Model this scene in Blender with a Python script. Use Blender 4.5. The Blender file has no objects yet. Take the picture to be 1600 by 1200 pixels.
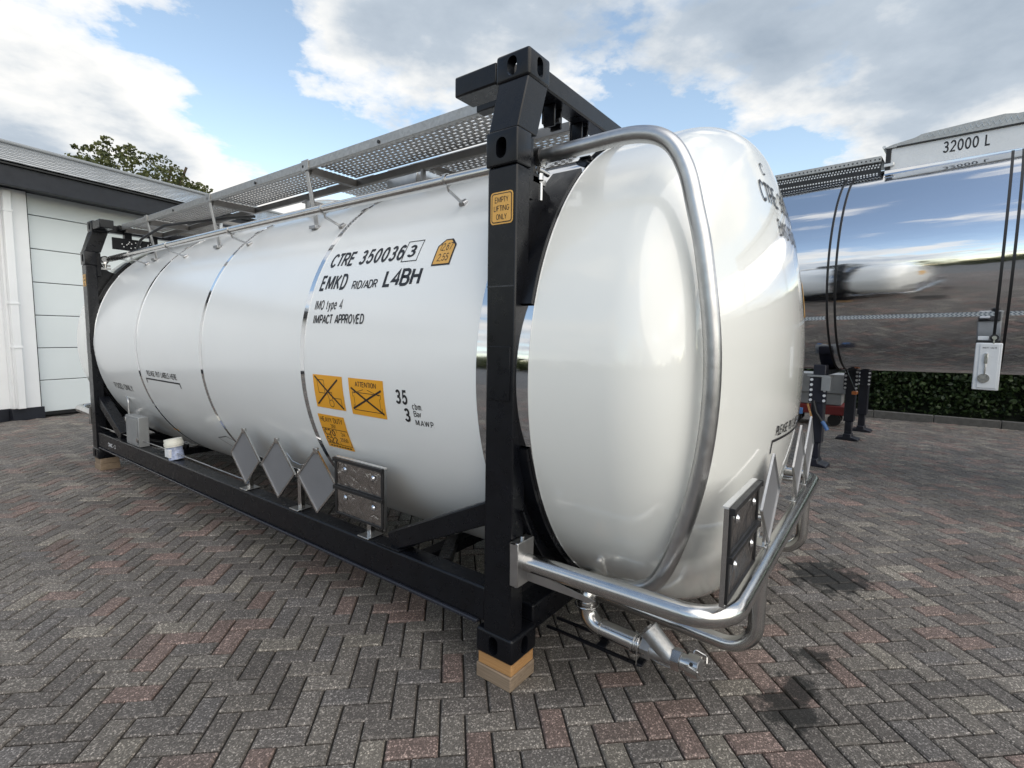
import bpy, bmesh, math, random
import numpy as np
from mathutils import Vector, Matrix
R = math.radians
random.seed(7); rng = np.random.default_rng(7)
scene = bpy.context.scene
col = scene.collection

# ------------------------------------------------------------------ camera
CAM = Vector((-1.74115, -1.28540, 1.61477))
yaw, pitch, roll, FPX = 0.643598, -0.0960055, 0.0156149, 795.28
cyw, syw, cp, sp = math.cos(yaw), math.sin(yaw), math.cos(pitch), math.sin(pitch)
fwd = Vector((cp*cyw, cp*syw, sp)); rgt = Vector((syw, -cyw, 0)); upv = rgt.cross(fwd)
rr_ = rgt*math.cos(roll) + upv*math.sin(roll); uu_ = upv*math.cos(roll) - rgt*math.sin(roll)
cam = bpy.data.cameras.new('camera'); cam.sensor_width = 36; cam.lens = 36*FPX/1600
cam.clip_start = 0.02; cam.clip_end = 3000
camo = bpy.data.objects.new('camera', cam); col.objects.link(camo)
M = Matrix((rr_, uu_, -fwd)).transposed().to_4x4(); M.translation = CAM
camo.matrix_world = M
scene.camera = camo
scene.render.resolution_x = 1024; scene.render.resolution_y = 768

# ------------------------------------------------------------------ sky, sun, exposure
SUN_EL, SUN_AZ = R(42), R(252)         # azimuth measured from +X towards +Y
w = bpy.data.worlds.new('World'); scene.world = w; w.use_nodes = True
nt = w.node_tree; nt.nodes.clear()
def N(t, **k):
    n = nt.nodes.new(t)
    for a, b in k.items(): setattr(n, a, b)
    return n
def LK(a, b): nt.links.new(a, b)
def mth(op, a, b=None, c=None):
    n = N('ShaderNodeMath', operation=op)
    for i, v in enumerate((a, b, c)):
        if v is None: continue
        if isinstance(v, (int, float)): n.inputs[i].default_value = v
        else: LK(v, n.inputs[i])
    return n.outputs[0]
def ramp(fac, stops, interp='LINEAR'):
    n = N('ShaderNodeValToRGB'); n.color_ramp.interpolation = interp
    e = n.color_ramp.elements
    while len(e) < len(stops): e.new(0.5)
    for s, (p, c) in zip(e, stops):
        s.position = p; s.color = (*c, 1) if len(c) == 3 else c
    LK(fac, n.inputs[0]); return n.outputs[0]
sky = N('ShaderNodeTexSky', sky_type='NISHITA', sun_disc=False)
sky.sun_elevation = SUN_EL; sky.sun_rotation = math.pi/2 - SUN_AZ
sky.air_density = 1.0; sky.dust_density = 0.35; sky.ozone_density = 1.2
bg1 = N('ShaderNodeBackground'); bg1.inputs[1].default_value = 0.145
hz = N('ShaderNodeMix', data_type='RGBA', blend_type='MULTIPLY'); hz.inputs[0].default_value = 1
LK(sky.outputs[0], hz.inputs[6]); hz.inputs[7].default_value = (1.22, 1.08, .90, 1)
LK(hz.outputs[2], bg1.inputs[0])
tc = N('ShaderNodeTexCoord'); sep = N('ShaderNodeSeparateXYZ'); LK(tc.outputs['Generated'], sep.inputs[0])
X, Y, Z = sep.outputs
zz = mth('ADD', mth('MAXIMUM', Z, 0.0), 0.22)
cmb = N('ShaderNodeCombineXYZ'); LK(mth('DIVIDE', X, zz), cmb.inputs[0]); LK(mth('DIVIDE', Y, zz), cmb.inputs[1]); LK(mth('MULTIPLY', Z, 1.5), cmb.inputs[2])
mp = N('ShaderNodeMapping'); LK(cmb.outputs[0], mp.inputs[0]); mp.inputs[1].default_value = (3.1, 1.7, 0.4); mp.inputs[2].default_value = (0, 0, 0.5)
def wnoise(scale, detail, rough, dist=0.0):
    n = N('ShaderNodeTexNoise', noise_dimensions='3D'); LK(mp.outputs[0], n.inputs[0])
    n.inputs['Scale'].default_value = scale; n.inputs['Detail'].default_value = detail; n.inputs['Roughness'].default_value = rough; n.inputs['Distortion'].default_value = dist
    return n.outputs[0]
# broad cloud banks (where the photograph shows them) as gentle lobes added to the noise
def lobe(d, k, amp):
    d = Vector(d).normalized()
    vm = N('ShaderNodeVectorMath', operation='DOT_PRODUCT'); LK(tc.outputs['Generated'], vm.inputs[0]); vm.inputs[1].default_value = d
    return mth('MULTIPLY', mth('EXPONENT', mth('MULTIPLY', mth('SUBTRACT', vm.outputs['Value'], 1.0), k)), amp)
def pix(px, py): return fwd + rr_*((px-800)/FPX) + uu_*((600-py)/FPX)
broad = wnoise(0.75, 3, .5)
for d, k, a in ((pix(520, 10), 70, .10), (pix(740, 90), 60, .17), (pix(1000, 40), 50, .13), (pix(1300, 60), 50, .15), (pix(1560, 80), 60, .14), (pix(1450, 150), 200, .06), (pix(170, 60), 70, .04), (pix(40, 150), 60, .03), (pix(60, 215), 200, .05), (pix(240, 235), 220, .16), (pix(370, 265), 500, .10),
                (pix(360, 150), 160, -.16), (pix(480, 200), 90, -.16), (pix(600, 240), 150, -.04), (pix(1060, 200), 160, -.06), (pix(1280, 225), 120, -.22), (pix(1500, 225), 160, -.14), (pix(1020, 225), 150, -.10), (pix(425, 70), 300, -.10)):
    broad = mth('ADD', broad, lobe(d, k, a))
fine = wnoise(2.9, 9, .6)
dens = mth('ADD', broad, mth('MULTIPLY', mth('SUBTRACT', fine, .5), .72))
mask = ramp(dens, [(0.0, (0, 0, 0)), (0.475, (0, 0, 0)), (0.51, (.6, .6, .6)), (0.565, (1, 1, 1))])
n2 = wnoise(3.4, 6, .55)
shade = mth('MULTIPLY', broad, .75)
for d, k, a in ((pix(150, 70), 40, -.045), (pix(330, 250), 120, -.10), (pix(720, 60), 60, .08), (pix(1080, 40), 50, .07), (pix(1400, 70), 50, .05)): shade = mth('ADD', shade, lobe(d, k, a))
dd = mth('ADD', shade, mth('ADD', mth('MULTIPLY', mth('SUBTRACT', n2, 0.5), 0.58), .13))
ccol = ramp(dd, [(0.50, (1.0, .985, .955)), (0.57, (.82, .84, .85)), (0.66, (.50, .57, .65)), (0.92, (.25, .32, .41))])
bg2 = N('ShaderNodeBackground'); LK(ccol, bg2.inputs[0]); bg2.inputs[1].default_value = 0.60
mix = N('ShaderNodeMixShader'); LK(mask, mix.inputs[0]); LK(bg1.outputs[0], mix.inputs[1]); LK(bg2.outputs[0], mix.inputs[2])
out = N('ShaderNodeOutputWorld'); LK(mix.outputs[0], out.inputs[0])
sl = bpy.data.lights.new('sun', 'SUN'); sl.energy = 1.4; sl.angle = R(86); sl.color = (1, .92, .80)
so = bpy.data.objects.new('sun', sl); col.objects.link(so)
sd = Vector((math.cos(SUN_EL)*math.cos(SUN_AZ), math.cos(SUN_EL)*math.sin(SUN_AZ), math.sin(SUN_EL)))
so.rotation_euler = sd.to_track_quat('Z', 'Y').to_euler(); so.location = (0, 0, 30)
vs = scene.view_settings; vs.view_transform = 'Standard'; vs.look = 'None'; vs.exposure = 0.85; vs.gamma = 1

# ------------------------------------------------------------------ materials
class Mat:
    def __init__(s, name):
        s.m = bpy.data.materials.new(name); s.m.use_nodes = True; s.t = s.m.node_tree
        s.b = s.t.nodes['Principled BSDF']
    def n(s, t, **k):
        x = s.t.nodes.new(t)
        for a, b in k.items(): setattr(x, a, b)
        return x
    def l(s, a, b): s.t.links.new(a, b)
    def noise(s, scale, detail=4, rough=.55, coord='Object', vec=None, dist=0):
        x = s.n('ShaderNodeTexNoise'); x.inputs['Scale'].default_value = scale; x.inputs['Detail'].default_value = detail; x.inputs['Roughness'].default_value = rough
        x.inputs['Distortion'].default_value = dist
        if vec is None: vec = s.coord(coord)
        s.l(vec, x.inputs[0]); return x.outputs[0]
    def coord(s, c='Object', scale=None):
        t = s.n('ShaderNodeTexCoord').outputs[c]
        if scale:
            m = s.n('ShaderNodeMapping'); m.inputs[3].default_value = scale; s.l(t, m.inputs[0]); t = m.outputs[0]
        return t
    def ramp(s, f, stops, interp='LINEAR'):
        x = s.n('ShaderNodeValToRGB'); x.color_ramp.interpolation = interp; e = x.color_ramp.elements
        while len(e) < len(stops): e.new(.5)
        for q, (p, c) in zip(e, stops): q.position = p; q.color = (*c, 1) if not isinstance(c, (int, float)) else (c, c, c, 1)
        s.l(f, x.inputs[0]); return x.outputs[0]
    def mix(s, f, a, b, mode='MIX'):
        x = s.n('ShaderNodeMix', data_type='RGBA', blend_type=mode)
        for i, v in ((0, f), (6, a), (7, b)):
            if isinstance(v, (int, float)): x.inputs[i].default_value = v
            elif isinstance(v, tuple): x.inputs[i].default_value = (*v, 1)
            else: s.l(v, x.inputs[i])
        return x.outputs[2]
    def math(s, op, a, b=None):
        x = s.n('ShaderNodeMath', operation=op)
        for i, v in ((0, a), (1, b)):
            if v is None: continue
            if isinstance(v, (int, float)): x.inputs[i].default_value = v
            else: s.l(v, x.inputs[i])
        return x.outputs[0]
    def bump(s, h, strength=.2, dist=.01):
        x = s.n('ShaderNodeBump'); x.inputs['Strength'].default_value = strength; x.inputs['Distance'].default_value = dist
        s.l(h, x.inputs['Height']); s.l(x.outputs[0], s.b.inputs['Normal'])
    def set(s, color=None, rough=None, metal=None, coat=None, spec=None, coat_rough=None):
        for k, v in (('Base Color', color), ('Roughness', rough), ('Metallic', metal), ('Coat Weight', coat), ('Specular IOR Level', spec), ('Coat Roughness', coat_rough)):
            if v is None: continue
            i = s.b.inputs[k]
            if isinstance(v, tuple): i.default_value = (*v, 1)
            elif isinstance(v, (int, float)): i.default_value = v
            else: s.l(v, i)
        return s
MT = {}
def simple(name, color, rough=.5, metal=0, coat=0, vary=.12, nscale=6, rvary=.08, bump=0, bscale=40):
    m = Mat(name); f = m.noise(nscale, 5)
    c = m.mix(m.ramp(f, [(.3, 0.0), (.7, 1.0)]), tuple(x*(1-vary) for x in color), tuple(min(1, x*(1+vary)) for x in color))
    r_ = m.ramp(m.noise(nscale*2.3, 4), [(.3, max(.01, rough-rvary)), (.7, rough+rvary)])
    m.set(color=c, rough=r_, metal=metal, coat=coat)
    if bump: m.bump(m.noise(bscale, 3), bump, .004)
    MT[name] = m.m; return m
simple('frame_paint', (.0045, .0052, .0075), .3, rvary=.06, vary=.25, nscale=9, bump=.06, bscale=14).set(spec=.32)
simple('frame_edge', (.02, .022, .03), .25)
simple('chrome', (.72, .73, .75), .06, 1, rvary=.03, vary=.05, nscale=5, bump=.05, bscale=9)
simple('stainless', (.58, .575, .565), .2, 1, rvary=.05, vary=.06, nscale=14)
simple('stainless_dull', (.50, .50, .50), .34, 1, rvary=.06, vary=.1, nscale=12)
simple('cast_steel', (.46, .46, .46), .42, 1, rvary=.08, vary=.14, nscale=25, bump=.3, bscale=120)
simple('aluminium', (.62, .62, .61), .4, .45, vary=.06)
simple('grating_steel', (.36, .35, .34), .45, .7, vary=.12)
simple('steel_dark', (.20, .19, .18), .42, .7, vary=.15)
simple('placard_grey', (.215, .22, .235), .45, .3, rvary=.05, vary=.06, nscale=5)
simple('rubber_black', (.012, .012, .013), .45)
simple('print_black', (.012, .012, .015), .5)
simple('print_grey', (.07, .07, .075), .5)
simple('print_white', (.75, .76, .78), .5)
simple('sticker_orange', (.80, .37, .02), .38, vary=.05, nscale=3)
simple('sticker_amber', (.72, .40, .09), .4, vary=.06, nscale=3)
simple('jar_white', (.72, .71, .64), .35, vary=.04)
simple('jar_clear', (.35, .40, .55), .12, vary=.3, nscale=40)
simple('box_grey', (.26, .27, .275), .45, .2)
simple('navy_paint', (.007, .009, .016), .55, vary=.15)
simple('wall_white', (.76, .78, .80), .6, vary=.03, nscale=2, bump=.05, bscale=60)
simple('door_panel', (.66, .715, .735), .45, vary=.025, nscale=1.3, bump=.04, bscale=20)
simple('tile_dark', (.24, .255, .27), .15, vary=.08, nscale=1.5, rvary=.03)
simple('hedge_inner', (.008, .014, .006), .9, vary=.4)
simple('bark', (.07, .05, .035), .9, vary=.3)
simple('concrete', (.10, .097, .092), .85, vary=.2, nscale=12, bump=.4, bscale=60)
simple('red_paint', (.16, .014, .014), .5)
simple('blue_plastic', (.06, .14, .32), .45)
simple('orange_lens', (.55, .17, .05), .3)
simple('plate_white', (.66, .68, .70), .3, vary=.04)
simple('navy_leg', (.012, .013, .022), .4, vary=.2)
# white cladding (satin) and end (gloss)
m = Mat('white_cladding'); f = m.noise(1.7, 5); g = m.noise(30, 3, coord='Object')
m.set(color=m.mix(m.ramp(f, [(.35, 0.), (.7, 1.)]), (.815, .83, .825), (.83, .845, .84)), rough=.27, coat=.3, coat_rough=.14)
m.bump(m.noise(1.1, 1), .05, .02); MT['white_cladding'] = m.m
m = Mat('white_gloss'); f = m.noise(2.1, 4)
m.set(color=m.mix(f, (.80, .81, .775), (.84, .845, .81)), rough=.2, coat=1.0, coat_rough=.015); MT['white_gloss'] = m.m
m.b.inputs['Coat IOR'].default_value = 1.5
m.bump(m.noise(1.8, 2), .04, .02)
# polished trailer skin
m = Mat('mirror_steel'); f = m.noise(1, 3, coord='Object')
m.set(color=(.80, .81, .83), metal=1, rough=m.ramp(m.noise(3, 4), [(.3, .055), (.7, .10)]))
cs = m.coord('Object', (6, 1.1, 6)); m.bump(m.noise(1.0, 3, vec=cs), .07, .03); MT['mirror_steel'] = m.m
# galvanised walkway
m = Mat('galvanised'); vo = m.n('ShaderNodeTexVoronoi'); vo.inputs['Scale'].default_value = 60; m.l(m.coord('Object'), vo.inputs[0])
m.set(color=m.mix(vo.outputs['Color'], (.34, .335, .325), (.46, .455, .44)), metal=.75, rough=m.ramp(m.noise(18, 5), [(.3, .35), (.7, .5)])); MT['galvanised'] = m.m
# crinkled foil panel
m = Mat('foil'); cs = m.coord('Object'); vo = m.n('ShaderNodeTexVoronoi', feature='DISTANCE_TO_EDGE'); vo.inputs['Scale'].default_value = 13
nz = m.n('ShaderNodeTexNoise'); nz.inputs['Scale'].default_value = 7; nz.inputs['Detail'].default_value = 5; m.l(cs, nz.inputs[0])
m.l(m.mix(.25, cs, nz.outputs['Color']), vo.inputs[0])
m.set(color=(.42, .40, .385), metal=1, rough=.18); m.bump(m.math('ADD', vo.outputs[0], nz.outputs[0]), .5, .02); MT['foil'] = m.m
# timber
def timber(name, a, b):
    m = Mat(name); cs = m.coord('Object', (14, 2.5, 60)); f = m.noise(1.5, 6, vec=cs, dist=1.2)
    m.set(color=m.mix(m.ramp(f, [(.3, 0.), (.75, 1.)]), a, b), rough=.8); m.bump(f, .4, .004); MT[name] = m.m
timber('timber_fresh', (.34, .17, .06), (.52, .30, .125)); timber('timber_grey', (.17, .125, .085), (.31, .235, .165))
# leaves
def leafmat(name, a, b):
    m = Mat(name); g = m.n('ShaderNodeNewGeometry'); 
    c = m.mix(m.ramp(g.outputs['Random Per Island'], [(0, 0.), (1, 1.)]), a, b)
    m.set(color=c, rough=.5); m.b.inputs['Subsurface Weight'].default_value = 0
    tr = m.n('ShaderNodeBsdfTranslucent'); m.l(c, tr.inputs[0]); ms = m.n('ShaderNodeMixShader'); ms.inputs[0].default_value = .25
    m.l(m.b.outputs[0], ms.inputs[1]); m.l(tr.outputs[0], ms.inputs[2]); m.l(ms.outputs[0], m.t.nodes['Material Output'].inputs[0]); MT[name] = m.m
leafmat('leaf_tree', (.035, .05, .014), (.13, .14, .045)); leafmat('leaf_hedge', (.014, .032, .010), (.05, .085, .025))
# reflective strip (white with grey chevrons printed along it)
m = Mat('reflective_strip'); s_ = m.n('ShaderNodeSeparateXYZ'); m.l(m.coord('Object'), s_.inputs[0])
zig = m.math('PINGPONG', m.math('MULTIPLY', s_.outputs[2], 1.0), .0125)
fr = m.math('FRACT', m.math('MULTIPLY', m.math('ADD', s_.outputs[1], m.math('MULTIPLY', zig, 1.6)), 1/.036))
m.set(color=m.ramp(fr, [(.0, (.66, .70, .74)), (.56, (.66, .70, .74)), (.6, (.2, .25, .3)), (.97, (.2, .25, .3))], 'CONSTANT'), rough=.35); MT['reflective_strip'] = m.m
# paving: colour of each block in the attribute 'tint', exposed aggregate speckle, two damp oil stains
def paving_material(name, sheet=False):
    m = Mat(name); geo = m.n('ShaderNodeNewGeometry'); pos = geo.outputs['Position']
    if sheet: base = m.mix(m.noise(5, 3, vec=pos), (.085, .081, .076), (.12, .115, .107))
    else:
        at = m.n('ShaderNodeAttribute', attribute_name='tint'); base = at.outputs['Color']
    v1 = m.n('ShaderNodeTexVoronoi'); v1.inputs['Scale'].default_value = 185; m.l(pos, v1.inputs[0])
    sp = m.n('ShaderNodeSeparateColor'); m.l(v1.outputs['Color'], sp.inputs[0])
    spk = m.ramp(sp.outputs[0], [(0, .62), (.45, .85), (.74, 1.0), (.88, 1.7), (1, 3.0)])
    v2 = m.n('ShaderNodeTexVoronoi'); v2.inputs['Scale'].default_value = 420; m.l(pos, v2.inputs[0])
    sp2 = m.n('ShaderNodeSeparateColor'); m.l(v2.outputs['Color'], sp2.inputs[0])
    spk2 = m.ramp(sp2.outputs[1], [(0, .72), (.6, .98), (1, 1.5)])
    c = m.mix(1, base, spk, 'MULTIPLY'); c = m.mix(.8, c, spk2, 'MULTIPLY')
    dirt = m.ramp(m.noise(1.3, 6, vec=pos, rough=.6), [(.3, .72), (.68, 1.18)]); c = m.mix(1, c, dirt, 'MULTIPLY')
    wob = m.noise(11, 8, vec=pos, rough=.75)
    st = None
    for (x, y, rad) in ((2.25, -1.03, .30), (.66, -1.035, .15), (1.16, -1.06, .10), (.85, -1.03, .11)):
        vm = m.n('ShaderNodeVectorMath', operation='DISTANCE'); m.l(pos, vm.inputs[0]); vm.inputs[1].default_value = (x, y, 0)
        d = m.math('ADD', m.math('DIVIDE', vm.outputs['Value'], rad), m.math('MULTIPLY', m.math('SUBTRACT', wob, .5), 3.0))
        k = m.ramp(d, [(.62, 1.), (1.0, 0.)]); st = k if st is None else m.math('MAXIMUM', st, k)
    c = m.mix(m.math('MULTIPLY', st, .9), c, (.012, .012, .011))
    m.set(color=c, rough=m.ramp(sp.outputs[0], [(0, .7), (1, .5)]), spec=.35)
    m.bump(m.math('ADD', sp.outputs[0], m.math('MULTIPLY', sp2.outputs[1], .5)), .55, .003)
    MT[name] = m.m
paving_material('paver'); paving_material('paver_sheet', True)
simple('joint_sand', (.022, .020, .018), .95, vary=.4, nscale=14)
simple('earth', (.07, .065, .055), .95, vary=.3, nscale=2)

# ------------------------------------------------------------------ mesh builder
class MB:
    def __init__(s): s.v = []; s.f = []
    def add(s, v, f):
        o = len(s.v); s.v += [tuple(p) for p in v]; s.f += [tuple(i+o for i in q) for q in f]; return s
    def hexa(s, p):   # 8 points: bottom 4 ccw, top 4
        return s.add(p, [(3, 2, 1, 0), (4, 5, 6, 7), (0, 1, 5, 4), (1, 2, 6, 5), (2, 3, 7, 6), (3, 0, 4, 7)])
    def box(s, x0, x1, y0, y1, z0, z1):
        return s.hexa([(x0, y0, z0), (x1, y0, z0), (x1, y1, z0), (x0, y1, z0), (x0, y0, z1), (x1, y0, z1), (x1, y1, z1), (x0, y1, z1)])
    def bar(s, a, b, w, h, up=(0, 0, 1)):   # box from a to b, width w (sideways) height h (along up)
        a, b = Vector(a), Vector(b); d = (b-a).normalized(); sd_ = d.cross(Vector(up)).normalized(); u = sd_.cross(d).normalized()
        p = []
        for q in (a, b):
            p.append([q-sd_*w/2-u*h/2, q+sd_*w/2-u*h/2, q+sd_*w/2+u*h/2, q-sd_*w/2+u*h/2])
        return s.add(p[0]+p[1], [(0, 1, 2, 3), (7, 6, 5, 4), (4, 5, 1, 0), (5, 6, 2, 1), (6, 7, 3, 2), (7, 4, 0, 3)])
    def cyl(s, a, b, r0, r1=None, n=20, caps=True):
        r1 = r0 if r1 is None else r1; a, b = Vector(a), Vector(b); d = (b-a).normalized()
        e = d.orthogonal().normalized(); g = d.cross(e); v = []
        for q, r_ in ((a, r0), (b, r1)):
            for i in range(n): t = 2*math.pi*i/n; v.append(q+(e*math.cos(t)+g*math.sin(t))*r_)
        f = [(i, (i+1) % n, n+(i+1) % n, n+i) for i in range(n)]
        if caps: f += [tuple(range(n-1, -1, -1)), tuple(range(n, 2*n))]
        return s.add(v, f)
    def tube(s, pts, r, n=18, caps=True):
        pts = [Vector(p) for p in pts]; v = []; f = []; e = None
        for i, p in enumerate(pts):
            d = (pts[min(i+1, len(pts)-1)]-pts[max(i-1, 0)]).normalized()
            if e is None: e = d.orthogonal().normalized()
            e = (e-d*e.dot(d)).normalized(); g = d.cross(e)
            for k in range(n): t = 2*math.pi*k/n; v.append(p+(e*math.cos(t)+g*math.sin(t))*r)
        for i in range(len(pts)-1):
            for k in range(n): f.append((i*n+k, i*n+(k+1) % n, (i+1)*n+(k+1) % n, (i+1)*n+k))
        if caps: f += [tuple(range(n-1, -1, -1)), tuple(range((len(pts)-1)*n, len(pts)*n))]
        return s.add(v, f)
    def prism(s, poly, o, ex, ey, ez, depth):   # poly (u,v) in plane o+u*ex+v*ey, extruded depth along ez
        o, ex, ey, ez = Vector(o), Vector(ex), Vector(ey), Vector(ez); n = len(poly)
        a = [o+ex*u+ey*v for u, v in poly]; b = [p+ez*depth for p in a]
        return s.add(a+b, [tuple(range(n-1, -1, -1)), tuple(range(n, 2*n))]+[(i, (i+1) % n, n+(i+1) % n, n+i) for i in range(n)])
    def lathe(s, prof, o, n=96, a0=0., a1=2*math.pi, axis='Y'):   # prof list (axial, radius)
        closed = abs(a1-a0-2*math.pi) < 1e-6; c = n if closed else n+1; v = []; f = []
        for ax, r_ in prof:
            for k in range(c):
                t = a0+(a1-a0)*k/n
                if axis == 'Y': v.append((o[0]+r_*math.cos(t), o[1]+ax, o[2]+r_*math.sin(t)))
                else: v.append((o[0]+r_*math.cos(t), o[1]+r_*math.sin(t), o[2]+ax))
        for i in range(len(prof)-1):
            for k in range(n):
                k2 = (k+1) % c; f.append((i*c+k, (i+1)*c+k, (i+1)*c+k2, i*c+k2))
        return s.add(v, f)
    def slotbox(s, x0, x1, y0, y1, z0, z1, holes, rnd=.014, dep=.075):
        """rounded casting with stadium slots really cut into chosen faces: holes = {'-x': (w, h), ...}"""
        bm = bmesh.new(); bmesh.ops.create_cube(bm, size=1)
        for v in bm.verts: v.co = ((x0+x1)/2+v.co.x*(x1-x0), (y0+y1)/2+v.co.y*(y1-y0), (z0+z1)/2+v.co.z*(z1-z0))
        bmesh.ops.bevel(bm, geom=list(bm.edges), offset=rnd, segments=3, profile=.5, affect='EDGES')
        me = bpy.data.meshes.new('casting'); bm.to_mesh(me); bm.free(); o = bpy.data.objects.new('casting', me); col.objects.link(o)
        c = Vector(((x0+x1)/2, (y0+y1)/2, (z0+z1)/2)); cut = []
        for k, (sw, sh) in holes.items():
            ax = {'x': Vector((1, 0, 0)), 'y': Vector((0, 1, 0)), 'z': Vector((0, 0, 1))}[k[1]]; ex = {'x': Vector((0, 1, 0)), 'y': Vector((1, 0, 0)), 'z': Vector((1, 0, 0))}[k[1]]; ey = ax.cross(ex)
            if abs(ey.z) < .5 and k[1] != 'z': ex, ey = ey, ex
            half = {'x': (x1-x0)/2, 'y': (y1-y0)/2, 'z': (z1-z0)/2}[k[1]]; sg = -1 if k[0] == '-' else 1
            rad = min(sw, sh)/2; L = max(sw, sh)/2-rad; poly = []
            for q in range(9): t = math.pi*q/8; poly.append((rad*math.cos(t), L+rad*math.sin(t)))
            for q in range(9): t = math.pi+math.pi*q/8; poly.append((rad*math.cos(t), -L+rad*math.sin(t)))
            ol = c+ax*sg*(half+.01); b = MB().prism(poly, ol, ex, ey, ax*-sg, dep+.01); cm = b.mesh('cutter', None, False)
            co = bpy.data.objects.new('cutter', cm); col.objects.link(co); cut.append(co)
            md = o.modifiers.new('cut', 'BOOLEAN'); md.operation = 'DIFFERENCE'; md.solver = 'EXACT'; md.object = co
        dg = bpy.context.evaluated_depsgraph_get(); ev = o.evaluated_get(dg).to_mesh()
        s.add([tuple(v.co) for v in ev.vertices], [tuple(p.vertices) for p in ev.polygons])
        for q in cut+[o]: m_ = q.data; bpy.data.objects.remove(q); bpy.data.meshes.remove(m_)
        return s
    def mesh(s, name, mat, smooth=True, merge=False):
        me = bpy.data.meshes.new(name); me.from_pydata(s.v, [], s.f)
        if merge or True:
            bm = bmesh.new(); bm.from_mesh(me)
            if merge: bmesh.ops.remove_doubles(bm, verts=bm.verts, dist=1e-5)
            bmesh.ops.recalc_face_normals(bm, faces=bm.faces); bm.to_mesh(me); bm.free()
        if mat: me.materials.append(MT[mat])
        if smooth:
            for p in me.polygons: p.use_smooth = True
            me.set_sharp_from_angle(angle=R(38))
        return me
    def build(s, name, mat, parent=None, smooth=True, bevel=0, label=None, merge=False):
        o = bpy.data.objects.new(name, s.mesh(name, mat, smooth, merge or bevel > 0)); col.objects.link(o)
        if parent is not None: hang(o, parent)
        if bevel:
            b = o.modifiers.new('bevel', 'BEVEL'); b.width = bevel; b.segments = 2; b.limit_method = 'ANGLE'; b.angle_limit = R(40)
        if label: o['label'] = label
        return o
EMPTY_INV = {}
def hang(o, parent):
    """parent a piece whose mesh is in its thing's own space (identity for sub-parts)"""
    o.parent = parent
    if parent.name in EMPTY_INV: o.location = EMPTY_INV[parent.name]
def tag(o, label, cat, group=None, kind=None):
    if label: o['label'] = label
    if cat: o['category'] = cat
    if group: o['group'] = group
    if kind: o['kind'] = kind
    return o
def thing(name, label, cat, loc=(0, 0, 0), rotz=0, group=None, local=False):
    o = bpy.data.objects.new(name, None); col.objects.link(o); o.location = loc; o.rotation_euler = (0, 0, rotz); o.empty_display_size = .2
    if not local: EMPTY_INV[o.name] = -Vector(loc)
    return tag(o, label, cat, group)
def obj(name, me, parent=None, loc=(0, 0, 0), rot=(0, 0, 0)):
    o = bpy.data.objects.new(name, me); col.objects.link(o); o.parent = parent; o.location = loc; o.rotation_euler = rot; return o
def arc_path(pts, rad, n=8):
    """polyline with rounded corners"""
    pts = [Vector(p) for p in pts]; outp = [pts[0]]
    for i in range(1, len(pts)-1):
        a, b, c = pts[i-1], pts[i], pts[i+1]; r_ = rad[i-1] if isinstance(rad, (list, tuple)) else rad
        d1 = (a-b).normalized(); d2 = (c-b).normalized(); ang = d1.angle(d2)
        t = min(r_/math.tan(ang/2), (a-b).length*.49 if i > 1 else (a-b).length*.95, (c-b).length*.95)
        p1, p2 = b+d1*t, b+d2*t; ce = b+(d1+d2).normalized()*(t/math.cos(ang/2))
        v1, v2 = p1-ce, p2-ce; tot = v1.angle(v2)
        for k in range(n+1):
            s_ = k/n; outp.append(ce+(v1*math.sin((1-s_)*tot)+v2*math.sin(s_*tot))/math.sin(tot) if tot > 1e-4 else p1)
    outp.append(pts[-1]); return outp

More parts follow.
